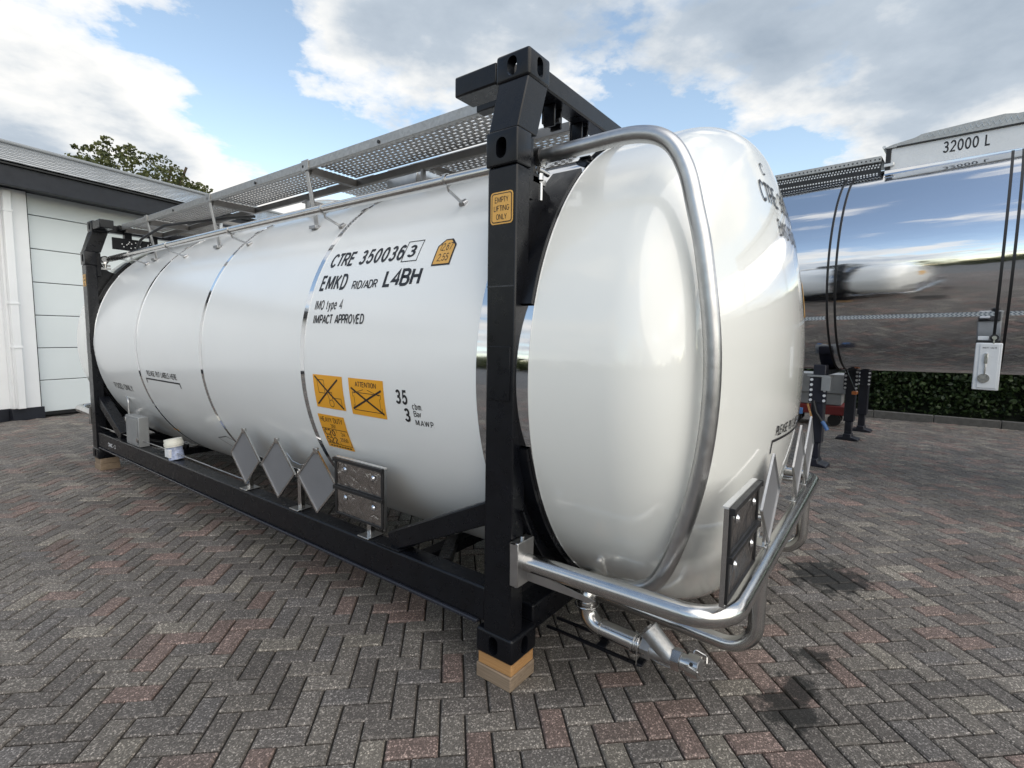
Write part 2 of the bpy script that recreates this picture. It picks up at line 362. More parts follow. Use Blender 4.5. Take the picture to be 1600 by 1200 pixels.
# lettering: a plain monoline grotesque drawn as strokes, so that it needs no font file
def _arc(cx, cy, rx, ry, a0, a1, n=10): return [(cx+rx*math.cos(R(a0+(a1-a0)*i/n)), cy+ry*math.sin(R(a0+(a1-a0)*i/n))) for i in range(n+1)]
def _glyphs():
    G = {}
    w_ = .56
    def g(c, wd, *pl): G[c] = (wd, [list(p) for p in pl])
    g('A', .66, [(0, 0), (.33, 1)], [(.33, 1), (.66, 0)], [(.12, .30), (.54, .30)])
    g('B', .54, [(0, 0), (0, 1), (.28, 1)]+_arc(.28, .765, .23, .235, 90, -90)+[(0, .53)], [(0, .53)]+[(.3, .53)]+_arc(.3, .265, .24, .265, 90, -90)+[(0, 0)])
    g('C', .58, _arc(.3, .5, .3, .5, 38, 322, 18))
    g('D', .58, [(0, 0), (0, 1), (.26, 1)]+_arc(.26, .5, .32, .5, 90, -90, 14)+[(0, 0)])
    g('E', .48, [(.48, 1), (0, 1), (0, 0), (.48, 0)], [(0, .53), (.43, .53)])
    g('F', .46, [(.46, 1), (0, 1), (0, 0)], [(0, .52), (.4, .52)])
    g('G', .6, _arc(.3, .5, .3, .5, 40, 330, 18)+[(.6, .45), (.34, .45)])
    g('H', .54, [(0, 0), (0, 1)], [(.54, 0), (.54, 1)], [(0, .53), (.54, .53)])
    g('I', .02, [(0, 0), (0, 1)])
    g('K', .54, [(0, 0), (0, 1)], [(.52, 1), (0, .36)], [(.18, .58), (.54, 0)])
    g('L', .44, [(0, 1), (0, 0), (.44, 0)])
    g('M', .80, [(0, 0), (0, 1)], [(.06, 1), (.40, .06)], [(.40, .06), (.74, 1)], [(.80, 1), (.80, 0)])
    g('N', .64, [(0, 0), (0, 1)], [(.04, 1), (.60, 0)], [(.64, 0), (.64, 1)])
    g('O', .62, _arc(.31, .5, .31, .5, 0, 360, 24))
    g('P', .52, [(0, 0), (0, 1), (.28, 1)]+_arc(.28, .72, .24, .28, 90, -90)+[(0, .44)])
    g('R', .55, [(0, 0), (0, 1), (.29, 1)]+_arc(.29, .74, .24, .26, 90, -90)+[(0, .48)], [(.27, .48), (.55, 0)])
    g('S', .52, _arc(.26, .745, .235, .255, 30, 270, 12)[:-1]+_arc(.26, .25, .255, .25, 82, -150, 12))
    g('T', .54, [(0, 1), (.54, 1)], [(.27, 1), (.27, 0)])
    g('U', .54, [(0, 1), (0, .28)]+_arc(.27, .28, .27, .28, 180, 360, 12)+[(.54, 1)])
    g('V', .6, [(0, 1), (.3, 0), (.6, 1)])
    g('W', 1.0, [(0, 1), (.23, .02)], [(.23, .02), (.5, .96)], [(.5, .96), (.77, .02)], [(.77, .02), (1.0, 1)])
    g('Y', .58, [(0, 1), (.29, .45), (.58, 1)], [(.29, .45), (.29, 0)])
    g('0', .5, _arc(.25, .5, .25, .5, 0, 360, 24))
    g('1', .22, [(0, .74), (.2, 1), (.2, 0)])
    g('2', .5, _arc(.25, .73, .24, .27, 165, -35, 12)+[(0, 0), (.5, 0)])
    g('3', .5, _arc(.24, .755, .21, .245, 155, -90, 12)+[(.16, .51)], [(.16, .51)]+_arc(.24, .262, .25, .262, 90, -155, 14))
    g('4', .54, [(.4, 0), (.4, 1), (0, .3), (.54, .3)])
    g('5', .5, [(.46, 1), (.1, 1), (.04, .5)]+_arc(.24, .31, .26, .31, 130, -155, 14))
    g('6', .5, _arc(.26, .7, .22, .3, 30, 150, 8)+[(.01, .5)]+_arc(.25, .31, .24, .31, 180, -180, 20))
    g('7', .5, [(0, 1), (.5, 1), (.18, 0)])
    g('9', .5, _arc(.25, .69, .24, .31, 0, 360, 20)+[(.49, .5)]+_arc(.24, .3, .22, .3, 0, -150, 8))
    g('t', .22, [(.1, .95), (.1, .12), (.22, 0)], [(0, .7), (.22, .7)])
    g('y', .42, [(0, .7), (.21, 0)], [(.42, .7), (.21, 0), (.1, -.25), (0, -.25)])
    g('p', .4, [(0, .7), (0, -.27)], _arc(.2, .35, .2, .35, 180, -180, 18))
    g('e', .4, [(.02, .38), (.4, .38)]+_arc(.2, .35, .2, .35, 5, 315, 14))
    g('c', .38, _arc(.2, .35, .2, .35, 45, 315, 14))
    g('b', .4, [(0, 1), (0, 0)], _arc(.2, .35, .2, .35, 180, -180, 18))
    g('m', .62, [(0, 0), (0, .7)], [(0, .45)]+_arc(.155, .5, .155, .2, 180, 0, 8)+[(.31, 0)], [(.31, .45)]+_arc(.465, .5, .155, .2, 180, 0, 8)+[(.62, 0)])
    g('a', .38, _arc(.19, .5, .18, .2, 160, 0, 8)+[(.37, 0)], _arc(.18, .2, .18, .2, 60, 360, 12))
    g('r', .24, [(0, 0), (0, .7)], [(0, .4)]+_arc(.2, .45, .2, .25, 180, 85, 6))
    g('.', .02, [(0, 0), (0, .04)]); g(',', .04, [(.02, .05), (0, -.14)]); g('/', .28, [(0, -.02), (.28, 1.02)])
    g('+', .4, [(0, .45), (.4, .45)], [(.2, .25), (.2, .65)]); g(' ', .22)
    return G
GLY = _glyphs()
def _stroke(pl, wd):
    """mitred ribbon along a polyline"""
    P = [Vector(p) for p in pl]; Q = [P[0]]
    for p in P[1:]:
        if (p-Q[-1]).length > 1e-4: Q.append(p)
    P = Q; closed = (P[0]-P[-1]).length < 1e-3; v = []; f = []; n = len(P)
    for i, p in enumerate(P):
        a = P[i-1] if i > 0 else (P[-2] if closed else None); b = P[i+1] if i < n-1 else (P[1] if closed else None)
        d1 = (p-a).normalized() if a is not None else None; d2 = (b-p).normalized() if b is not None else None
        if d1 is None: d1 = d2
        if d2 is None: d2 = d1
        nn = Vector((-d1.y, d1.x))+Vector((-d2.y, d2.x)); L = nn.length
        nn = nn/L if L > 1e-3 else Vector((-d1.y, d1.x)); k = min(1.8, 1/max(.35, nn.dot(Vector((-d1.y, d1.x)))))
        v += [p+nn*wd/2*k, p-nn*wd/2*k]
    f = [(2*i, 2*i+1, 2*i+3, 2*i+2) for i in range(n-1)]; return v, f
def text_tris(txt, wd, gap):
    words = [[[], []]]; x = 0
    for c in txt:
        gw, pls = GLY[c]
        if c == ' ': words.append([[], []])
        V, F = words[-1]
        for pl in pls:
            v, f = _stroke([(x+a, b) for a, b in pl], wd); o = len(V); V += [tuple(p) for p in v]; F += [tuple(i+o for i in q) for q in f]
        x += gw+gap-(.5*gap if c in 'TLACFPVY47/.' else 0)-(.25*gap if c in 'ODBRS' else 0)
    return words
def lettering(name, txt, u0, v0, W, H, mapf, mat, parent, bold=.012, shear=0):
    """every word is a piece of its own"""
    wd = .105+bold*3.4; words = text_tris(txt, wd, .12+wd)
    xs = [p[0] for w_ in words for p in w_[0]]; x0, x1 = min(xs), max(xs); y0, y1 = -wd/2, 1+wd/2
    for v, f in words:
        b = MB(); b.add([mapf(u0+(a-x0)/(x1-x0)*W, v0+(c-y0)/(y1-y0)*H) for a, c in v], f)
        me = bpy.data.meshes.new(name); me.from_pydata(b.v, [], b.f); me.materials.append(MT[mat])
        o = bpy.data.objects.new(name, me); col.objects.link(o); hang(o, parent)
def patch(name, poly, mapf, mat, parent, nsub=6, bevel=0):
    """flat print: convex polygon (u,v) fanned from rows so that it follows the surface"""
    b = MB(); n = len(poly); cx = sum(p[0] for p in poly)/n; cy = sum(p[1] for p in poly)/n
    rings = []
    for k in range(nsub+1):
        q = k/nsub; ring = []
        for i in range(n):
            (ax, ay), (bx, by) = poly[i], poly[(i+1) % n]
            for j in range(4): t = j/4; ring.append(mapf(cx+(ax+(bx-ax)*t-cx)*q, cy+(ay+(by-ay)*t-cy)*q))
        rings.append(ring)
    c = len(rings[0]); v = sum(rings, []); f = []
    for k in range(nsub):
        for i in range(c): f.append((k*c+i, k*c+(i+1) % c, (k+1)*c+(i+1) % c, (k+1)*c+i))
    b.add(v, f); return b.build(name, mat, parent, smooth=False, merge=True)
def strokes(name, segs, wd, mapf, mat, parent):
    b = MB()
    for (a, c) in segs:
        a, c = Vector(a), Vector(c); d = (c-a); L = d.length; d.normalize(); nn = Vector((-d.y, d.x))*wd/2; k = max(1, int(L/.06))
        for i in range(k):
            p, q = a+d*L*i/k, a+d*L*(i+1)/k
            b.add([mapf(*(p-nn)), mapf(*(q-nn)), mapf(*(q+nn)), mapf(*(p+nn))], [(0, 1, 2, 3)])
    return b.build(name, mat, parent, smooth=False)
def line_print(name, pts, wd, mapf, mat, parent):
    """one connected printed line"""
    P = [Vector(p) for p in pts]; Q = []
    for a, c in zip(P, P[1:]):
        k = max(1, int((c-a).length/.05)); Q += [a.lerp(c, i/k) for i in range(k)]
    v, f = _stroke([tuple(p) for p in Q+[P[-1]]], wd); b = MB(); b.add([mapf(p[0], p[1]) for p in v], f)
    return b.build(name, mat, parent, smooth=False)
#==BODY==
# ================================================================== THE SETTING
# ground far out, paved yard
g = MB(); g.box(-500, 500, -500, 500, -.6, -.1); tag(g.build('ground', 'earth', smooth=False), None, None, kind='structure')
# yard sheet under and around the blocks
yard = MB(); yard.box(-60, 11.55, -60, 40, -.09, -.024)
yard = yard.build('paving', 'paver_sheet', smooth=False); tag(yard, None, None, kind='structure')
BW, BL, TH = .105, .21, R(-46.5)
ea, eb = Vector((math.cos(TH), math.sin(TH), 0)), Vector((-math.sin(TH), math.cos(TH), 0))
tints = [((.104, .102, .099), 6), ((.090, .089, .089), 4.5), ((.122, .119, .112), 4.5), ((.076, .074, .073), 2.5), ((.172, .167, .150), 2.4), ((.146, .107, .099), 2.4), ((.124, .099, .093), 2.4), ((.160, .112, .103), 1.0), ((.094, .095, .099), 1.5)]
tw = np.array([t[1] for t in tints]); tw = tw/tw.sum()
def brick_geo(L, W, dz=0.0, tilt=(0, 0)):
    g_ = .0042; ch = .0065; x, y = L/2-g_, W/2-g_; v = []
    for (dx, dy, z) in ((0, 0, -.05), (0, 0, -ch), (ch, ch, 0)):
        for sx, sy in ((-1, -1), (1, -1), (1, 1), (-1, 1)): v.append((sx*(x-dx), sy*(y-dy), z))
    f = [(8, 9, 10, 11)]
    for k in (0, 4): f += [(k+i, k+(i+1) % 4, k+4+(i+1) % 4, k+4+i) for i in range(4)]
    return v, f
def set_tint(me, cols):
    a = me.attributes.new('tint', 'FLOAT_COLOR', 'FACE'); a.data.foreach_set('color', np.array(cols, dtype=np.float32).ravel())
def brick_variant(k, tint):
    v, f = brick_geo(BL, BW); me = bpy.data.meshes.new('brick'); me.from_pydata(v, [], f); me.materials.append(MT['paver'])
    set_tint(me, [(*tint, 1)]*len(f)); return me
bricks = []
def to_pix(p):
    d = Vector(p)-CAM; z = d.dot(fwd)
    if z < .15: return None
    return 800+FPX*d.dot(rr_)/z, 600-FPX*d.dot(uu_)/z, z
for i in range(-150, 151):
    for j in range(-150, 151):
        k = (i+j) % 4
        if k == 0: c = ea*((i+1)*BW)+eb*((j+.5)*BW); ang = TH
        elif k == 2: c = ea*((i+.5)*BW)+eb*((j+1)*BW); ang = TH+math.pi/2
        else: continue
        if c.x > 11.35 or c.x < -7 or c.y > 11.2 or c.y < -6.5: continue
        if c.y > 10.5+ (c.x-.058)*.2035 +.3: continue
        pp = to_pix(c)
        bricks.append((pp[2] if pp else 99, c, ang, pp is not None and 0 <= pp[0] <= 1600 and pp[1] <= 1190))
bricks.sort(key=lambda b: b[0])
# the 300 that show largest are separate blocks
def hidden_by_tank(p): return .05 < p.x < 2.5 and .15 < p.y < 6
near = [b for b in bricks if b[3] and not hidden_by_tank(b[1])][:300]; nid = set(id(b) for b in near); rest = [b for b in bricks if id(b) not in nid]
def pick_tint():
    t = tints[rng.choice(len(tints), p=tw)][0]; q = rng.uniform(.88, 1.12)*1.12; k = .34; t = tuple(a*(1-k)+b*k for a, b in zip(t, (.112, .106, .100))); return (t[0]*q*1.15, t[1]*q*1.08, t[2]*q*1.02)
variants = [brick_variant(k, pick_tint()) for k in range(36)]
for _, c, ang, _v in near:
    obj('brick', variants[rng.integers(36)], yard, (c.x, c.y, rng.normal(-.001, .0012)), (rng.normal(0, .006), rng.normal(0, .006), ang+rng.normal(0, .006)))
bv, bf = brick_geo(BL, BW); bv = np.array(bv); nv = len(bv); V = []; Fc = []; Tn = []
for q, (_, c, ang, _v) in enumerate(rest):
    a = ang+rng.normal(0, .006); ca, sa = math.cos(a), math.sin(a); tx, ty = rng.normal(0, .006, 2)
    x = bv[:, 0]*ca-bv[:, 1]*sa+c.x; y = bv[:, 0]*sa+bv[:, 1]*ca+c.y; z = bv[:, 2]+rng.normal(-.001, .0012)+bv[:, 0]*tx+bv[:, 1]*ty
    V.append(np.stack([x, y, z], 1)); t = (*pick_tint(), 1)
    for fc in bf: Fc.append([i+q*nv for i in fc]); Tn.append(t)
me = bpy.data.meshes.new('distant_bricks'); me.from_pydata(np.concatenate(V).tolist(), [], Fc); me.materials.append(MT['paver']); set_tint(me, Tn)
o = obj('distant_bricks', me, yard); o['kind'] = 'stuff'
# joint sand just under the block tops
jb = MB(); jb.box(-7.05, 11.5, -6.55, 11.3, -.022, -.016); jb.build('joint_sand', 'joint_sand', yard, smooth=False)

# kerb and hedge on the right
kerb = thing('kerb', 'low grey concrete kerb in front of the clipped hedge', 'kerb', (11.6, -2, 0))
for k in range(14):
    MB().box(11.55, 11.67, -9+k*1.0+.004, -8+k*1.0-.004, -.1, .125).build('kerb_stone', 'concrete', kerb, bevel=.012)
bed = MB(); bed.box(11.67, 40, -60, 40, -.1, .06); tag(bed.build('planting_bed', 'earth', smooth=False), None, None, kind='structure')
def leaf_cloud(centers, n_per, spread, size, seed=1, flat=1.0):
    r_ = np.random.default_rng(seed); V = []; Fa = []
    base = np.array([[-.5, 0, 0], [-.18, .32, .06], [.2, .3, .05], [.55, 0, -.05], [.2, -.3, .05], [-.18, -.32, .06]])
    k = 0
    for c, sc in centers:
        m_ = int(n_per*sc)
        d = r_.normal(size=(m_, 3)); d /= np.linalg.norm(d, axis=1)[:, None]; rad = r_.uniform(.35, 1, m_)**.5
        P = np.array(c)+d*rad[:, None]*spread*sc*np.array([1, 1, flat])
        for p in P:
            q = r_.normal(size=(3, 3)); u, _ = np.linalg.qr(q); s_ = size*r_.uniform(.6, 1.3)
            V.append(base*s_@u.T+p); Fa.append((k, k+1, k+2, k+3)); Fa.append((k, k+3, k+4, k+5)); k += 6
    return np.concatenate(V), Fa
def leaf_object(name, centers, n_per, spread, size, mat, parent, seed, flat=1.0):
    V, Fa = leaf_cloud(centers, n_per, spread, size, seed, flat)
    me = bpy.data.meshes.new(name); me.from_pydata(V.tolist(), [], Fa); me.materials.append(MT[mat]); o = bpy.data.objects.new(name, me); col.objects.link(o); hang(o, parent); return o
hedge = thing('hedge', 'clipped dark green leafy hedge behind the kerb under the trailer', 'hedge', (12.4, -2, 0))
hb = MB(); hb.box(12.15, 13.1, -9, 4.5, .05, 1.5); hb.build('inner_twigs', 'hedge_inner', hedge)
cs = [((12.08+rng.uniform(-.05, .12), y, z), rng.uniform(.7, 1.25)) for y in np.arange(-8.5, 4, .2) for z in np.arange(.28, 1.65, .2)]
cs += [((x, y, 1.55), rng.uniform(.7, 1.2)) for y in np.arange(-8.5, 4, .25) for x in (12.4, 12.7, 13.0)]
o = leaf_object('foliage', cs, 75, .2, .085, 'leaf_hedge', hedge, 3); o['kind'] = 'stuff'

# ------------------------------------------------------------------ garage building, left
GA = Vector((.058, 10.978, 0)); GR = R(11.5)
gar = thing('garage_building', 'white garage with pale sectional door, navy fascia and dark tiled roof', 'building', GA, GR, local=True)
wl = MB(); wl.box(-9, .40, .0, .3, .2, 4.0); wl.build('wall', 'wall_white', gar)
MB().box(-9, -8.7, .3, 7, 0, 4).box(8.7, 9, .0, 7, 0, 4).box(-8.7, 8.7, 6.7, 7, 0, 4).box(4.62, 8.7, 0, .3, .2, 4.0).build('wall', 'wall_white', gar)
MB().box(-.02, .36, -.12, -.003, .2, 3.95).build('pilaster', 'wall_white', gar, bevel=.004)
for q_ in ((-.045, .40, -.14, -.003, -.05, .2), (-9, -.05, -.03, .28, -.05, .197), (4.62, 9, -.03, .28, -.05, .197)): MB().box(*q_).build('plinth', 'navy_paint', gar, bevel=.004)
dp = MB().box(.01, .125, -.22, -.125, .2, 3.9).build('downpipe', 'wall_white', gar, bevel=.012)
for z in (1.25, 2.0, 3.55): MB().box(.0, .135, -.228, -.12, z, z+.04).build('pipe_clip', 'wall_white', dp, bevel=.004)
for k in range(7):
    z0 = .07+k*.5895; z1 = min(z0+.585, 4.0)
    pn = MB().box(.425, 4.6, .05, .1, z0+.004, z1-.004).build('door_panel', 'door_panel', gar, bevel=.008)
MB().box(.405, .425, .02, .12, 0, 4).box(4.6, 4.62, .02, .12, 0, 4).box(.42, 4.6, .11, .14, 0, 4).build('door_frame', 'navy_paint', gar)
MB().box(.425, 4.6, .045, .105, .012, .068).build('door_seal', 'rubber_black', gar)
MB().box(-9.2, 9.2, -.55, -.42, 3.92, 4.235).build('fascia', 'navy_paint', gar, bevel=.006)
MB().box(-9.2, 9.2, -.418, .28, 3.97, 4.0).build('soffit', 'navy_paint', gar)
MB().box(-9.2, 9.2, -.60, -.50, 4.238, 4.268).build('gutter_lip', 'rubber_black', gar, bevel=.004)
E0, Z0, SL = -.62, 4.27, R(18.6)
def roof_pt(lx, d, h=0): return (lx, E0+d*math.cos(SL)-h*math.sin(SL), Z0+d*math.sin(SL)+h*math.cos(SL))
rf = MB(); rf.add([roof_pt(-9.2, .05, .0), roof_pt(9.2, .05, .0), roof_pt(9.2, 3.95, .0), roof_pt(-9.2, 3.95, .0), (9.2, 7.3, 4.2), (-9.2, 7.3, 4.2)], [(0, 1, 2, 3), (3, 2, 4, 5)])
roof = rf.build('roof', 'tile_dark', gar, smooth=False)
TWd, EX = .30, .38
def tile_mesh():
    b = MB(); n = 8; top = []; bot = []
    for i in range(n+1):
        u = i/n; h = .0012*math.sin(2*math.pi*u)+.016
        top.append((u*TWd, h)); bot.append((u*TWd, h-.012))
    v = []
    for d, lift in ((0, .012), (EX+.03, 0)):
        for (u, h) in top: v.append((u, d, h+lift))
        for (u, h) in bot: v.append((u, d, h+lift))
    c = n+1; f = []
    for i in range(n):
        f.append((i, i+1, 2*c+i+1, 2*c+i)); f.append((c+i, 2*c+c+i, 3*c+i+1, c+i+1)); f.append((i, c+i, c+i+1, i+1))
    return b.add(v, f)
tm = tile_mesh().mesh('roof_tile', 'tile_dark')
for i in range(-10, 26):
    p = roof_pt(i*TWd, 0); obj('roof_tile', tm, roof, p, (SL, 0, 0))
tb = tile_mesh()
for k in range(1, 10):
    b = MB()
    for i in range(-10, 26):
        ct, st = math.cos(SL), math.sin(SL)
        P = roof_pt(i*TWd, k*EX)
        b.add([(P[0]+x, P[1]+y*ct-z*st, P[2]+y*st+z*ct) for x, y, z in tb.v], tb.f)
    b.build('tile_course', 'tile_dark', roof)
MB().tube([roof_pt(-9.2, 3.9, .05), roof_pt(9.2, 3.9, .05)], .045, n=14).build('ridge_cap', 'tile_dark', roof)

# tree behind the garage
tree = thing('tree', 'broad leafy dark green tree rising behind the garage roof', 'tree', (6.8, 24.5, 0))
tr = MB(); tr.tube([(6.8, 24.5, -.1), (6.85, 24.5, 1.5), (6.7, 24.4, 3.4), (6.6, 24.5, 5.2)], .26, 12)
tr.build('trunk', 'bark', tree)
br = MB()
tips = []
for a in range(16):
    t = a*2.4; e_ = Vector((6.65+math.cos(t)*rng.uniform(.8, 2.6), 24.5+math.sin(t)*rng.uniform(.6, 2.0), rng.uniform(6.4, 8.7)))
    mid = Vector((6.65, 24.5, 5.0)).lerp(e_, .5)+Vector((0, 0, -.25)); br.tube([(6.65, 24.5, 4.6), mid, e_], .05, 6); tips.append(e_)
br.build('limb', 'bark', tree)
cs = []
outline = [(4.25, 7.9), (4.8, 8.25), (5.25, 8.8), (5.35, 8.35), (5.9, 8.75), (6.5, 8.65), (7.1, 8.6), (7.6, 8.35), (8.1, 8.1), (8.6, 7.85), (8.95, 7.55), (9.15, 7.2)]
for (x, z) in outline:
    cs.append(((x, 24.5+rng.uniform(-.4, .4), z), rng.uniform(.7, 1.0)))
    for q in range(7):
        cs.append(((x+rng.uniform(-.3, .3), 24.5+rng.uniform(-1.6, 1.6), z-rng.uniform(.2, 2.4)), rng.uniform(.7, 1.3)))
cs += [((4.30, 24.3, 8.5), .22), ((5.33, 24.3, 9.05), .4), ((4.75, 24.4, 8.6), .35), ((6.1, 24.3, 8.95), .45)]
o = leaf_object('crown', cs, 120, .5, .135, 'leaf_tree', tree, 5, .8); o['kind'] = 'stuff'

# trees far behind the camera, seen mirrored in the polished tanks
far = []
fr_ = np.random.default_rng(11)
for y in np.arange(-46, 60, 1.5): far.append(((-34+fr_.uniform(-2, 2), y, fr_.uniform(.8, 2.6)), fr_.uniform(.8, 1.3)))
for x in np.arange(-34, 30, 1.5): far.append(((x, -44+fr_.uniform(-2, 2), fr_.uniform(.8, 2.6)), fr_.uniform(.8, 1.3)))
V, Fa = leaf_cloud(far, 130, 1.9, .8, 12); me = bpy.data.meshes.new('far_trees'); me.from_pydata(V.tolist(), [], Fa); me.materials.append(MT['leaf_tree'])
o = obj('far_trees', me); tag(o, 'low dark belt of far trees mirrored in the polished trailer tank', 'trees', kind='stuff')

# ================================================================== TANK CONTAINER
XC, ZC, RT, LY, WX = 1.275, 1.435, 1.272, 6.06, 2.55
tank = thing('tank_container', 'white tank container in a black steel frame standing on timber blocks', 'tank container', (XC, LY/2, 0))
Y0H, RK, RD = -.41, .30, 3.0
sa = math.asin((RT-RK)/(RD-RK)); YCS = Y0H+(RD-RK)*math.cos(sa)
def head_prof():
    p = [(-.06, RT), (-.25, RT), (Y0H, RT)]
    for i in range(1, 15): t = (math.pi/2-sa)*i/14; p.append((Y0H-RK*math.sin(t), RT-RK+RK*math.cos(t)))
    for i in range(1, 17): t = sa*(1-i/16); p.append((YCS-RD*math.cos(t), max(RD*math.sin(t), .0005)))
    return p
def head_y(r_):
    rj = RD*math.sin(sa)
    if r_ <= rj: return YCS-math.sqrt(RD*RD-r_*r_)
    q = min(r_-(RT-RK), RK); return Y0H-math.sqrt(max(0, RK*RK-q*q))
shell = MB().lathe([(y, RT) for y in (-.058, .1, .3, 1.0, 1.6, 2.4, 3.1, 3.8, 4.5, 5.2, 5.8, 6.118)], (XC, 0, ZC), n=144).build('tank_shell', 'white_cladding', tank)
hd = MB().lathe(head_prof(), (XC, 0, ZC), n=144).build('tank_end', 'white_gloss', tank)
hf = MB().lathe([(LY-y, r_) for y, r_ in head_prof()], (XC, 0, ZC), n=96).build('tank_end', 'white_gloss', tank)
def band(y0, y1, t=.003):
    MB().lathe([(y0, RT-.002), (y0, RT+t), (y1, RT+t), (y1, RT-.002)], (XC, 0, ZC), n=144).build('cladding_band', 'chrome', shell)
for y in (1.654, 3.114, 4.542): band(y-.022, y+.022)
band(-.062, .226, .0035); band(5.834, 6.122, .0035)
# cladding lock strips (short buckles) on the bands, upper side
for y in (1.654, 3.114, 4.542):
    for a in (52, 58, 64): 
        t = R(a); c = Vector((XC-(RT+.006)*math.cos(t), y, ZC+(RT+.006)*math.sin(t)))
        MB().bar(c-Vector((-math.sin(t), 0, -math.cos(t)))*-.02, c+Vector((-math.sin(t), 0, -math.cos(t)))*-.02, .05, .008, (-math.cos(t), 0, math.sin(t))).build('band_buckle', 'stainless', shell)
# ---- lettering and stickers on the side
def side_map(h):
    def f(u, v):   # u to the right in the picture = -Y ; v = arc length up from the widest line
        t = v/RT; rr = RT+h; return (XC-rr*math.cos(t), -u, ZC+rr*math.sin(t))
    return f
S1, S2, S3, S4 = side_map(.0016), side_map(.0024), side_map(.0032), side_map(.0040)
A = lambda deg: R(deg)*RT
K = 'print_black'
lettering('lettering', 'CTRE 350036', -1.56, A(26.8), .675, A(31.5)-A(26.8), S1, K, shell, .028)
lettering('lettering', '3', -.855, A(27.4), .06, A(31.0)-A(27.4), S1, K, shell, .029)
q0, q1, q2, q3 = -.885, A(26.3), -.765, A(32.2)
line_print('lettering', [(q0, q1), (q2, q1), (q2, q3), (q0, q3), (q0, q1)], .005, S1, K, shell)
lettering('lettering', 'EMKD', -1.575, A(19.7), .265, A(24.4)-A(19.7), S1, K, shell, .029)
lettering('lettering', 'RID/ADR', -1.25, A(19.6), .225, A(22.0)-A(19.6), S1, K, shell, 0.020)
lettering('lettering', 'L4BH', -.975, A(19.6), .29, A(24.3)-A(19.6), S1, K, shell, .029)
lettering('lettering', 'IMO type 4', -1.57, A(14.2), .275, A(17.0)-A(14.2), S1, K, shell, 0.014)
lettering('lettering', 'IMPACT APPROVED', -1.56, A(10.3), .49, A(12.9)-A(10.3), S1, K, shell, .027)
lettering('lettering', '35', -.79, A(-8.5), .09, A(-5.0)+A(8.5), S1, K, shell, .03)
lettering('lettering', 'cbm.', -.67, A(-9.4), .075, .035, S1, K, shell, 0.012)
lettering('lettering', '3', -.738, A(-12.7), .044, A(-9.3)+A(12.7), S1, K, shell, .03)
lettering('lettering', 'Bar', -.665, A(-11.1), .055, .032, S1, K, shell, 0.012)
lettering('lettering', 'M.A.W.P.', -.66, A(-13.2), .135, .032, S1, K, shell, 0.016)
lettering('lettering', 'PLEASE PUT LABELS HERE', -4.36, A(-11.6), .69, .052, S1, K, shell, .02)
line_print('lettering', [(-4.415, A(-15.0)), (-4.415, A(-13.0)), (-3.635, A(-13.0)), (-3.635, A(-15.0))], .014, S1, K, shell)
lettering('lettering', 'FOOD ONLY', -5.5, A(-21.3), .56, .07, S1, K, shell, .012)
line_print('lettering', [(-3.46, A(-37)), (-3.24, A(-34.5)), (-3.03, A(-37.5)), (-3.25, A(-43)), (-3.46, A(-37))], .01, S1, 'print_grey', shell)
# amber weight sticker, chamfered corners
def chamf(u0, u1, v0, v1, c): return [(u0, v0), (u1, v0), (u1, v1-c), (u1-c, v1), (u0+c, v1), (u0, v1-c)]
patch('sticker', chamf(-.635, -.505, A(24.2), A(31.4), .04), S1, K, shell)
patch('sticker', chamf(-.626, -.514, A(24.6), A(31.0), .037), S2, 'sticker_amber', shell)
lettering('sticker_print', '12,67', -.612, A(28.1), .085, A(30.2)-A(28.1), S3, K, shell, .004)
lettering('sticker_print', '2,55', -.605, A(25.3), .075, A(27.3)-A(25.3), S3, K, shell, .004)
# orange pictogram stickers
def rect(u0, u1, v0, v1): return [(u0, v0), (u1, v0), (u1, v1), (u0, v1)]
def frame_str(name, u0, u1, v0, v1, wd, mp_, mat): return strokes(name, [((u0, v0), (u1, v0)), ((u1, v0), (u1, v1)), ((u1, v1), (u0, v1)), ((u0, v1), (u0, v0))], wd, mp_, mat, shell)
u0, u1, v0, v1 = -1.545, -1.25, A(-12.6), A(-3.4)
patch('sticker', rect(u0, u1, v0, v1), S1, 'sticker_orange', shell)
strokes('sticker_print', [((u0+.02, v0+.02), (u1-.045, v1-.02)), ((u0+.02, v1-.01), (u1-.015, v0+.01))], .011, S3, K, shell)
strokes('sticker_print', [((u0+.04, v1-.03), (u0+.11, v1-.03)), ((u0+.11, v1-.03), (u0+.11, v1-.11)), ((u0+.11, v1-.11), (u0+.05, v1-.11)), ((u0+.05, v1-.11), (u0+.04, v1-.03)), ((u0+.13, v1-.1), (u0+.18, v1-.1)), ((u0+.18, v1-.1), (u0+.18, v0+.06)), ((u0+.13, v1-.1), (u0+.15, v0+.05)),
        ((u0+.18, v0+.07), (u1-.03, v0+.07)), ((u1-.03, v0+.07), (u1-.03, v0+.02))], .0035, S2, K, shell)
strokes('sticker_print', [((u0+.165+.022*math.cos(t*.5), v0+.035+.022*math.sin(t*.5)), (u0+.165+.022*math.cos(t*.5+.5), v0+.035+.022*math.sin(t*.5+.5))) for t in range(13)], .004, S2, K, shell)
u0, u1, v0, v1 = -1.19, -.885, A(-13.0), A(-3.4)
patch('sticker', rect(u0, u1, v0, v1), S1, 'sticker_orange', shell)
lettering('sticker_print', 'ATTENTION', u0+.06, v1-.047, .185, .03, S2, K, shell, .014)
strokes('sticker_print', [((u0+.02, v0+.035), (u1-.02, v1-.055)), ((u0+.02, v1-.055), (u1-.015, v0+.025))], .011, S3, K, shell)
frame_str('sticker_print', u0+.03, u1-.03, v0+.03, v1-.08, .0035, S2, K)
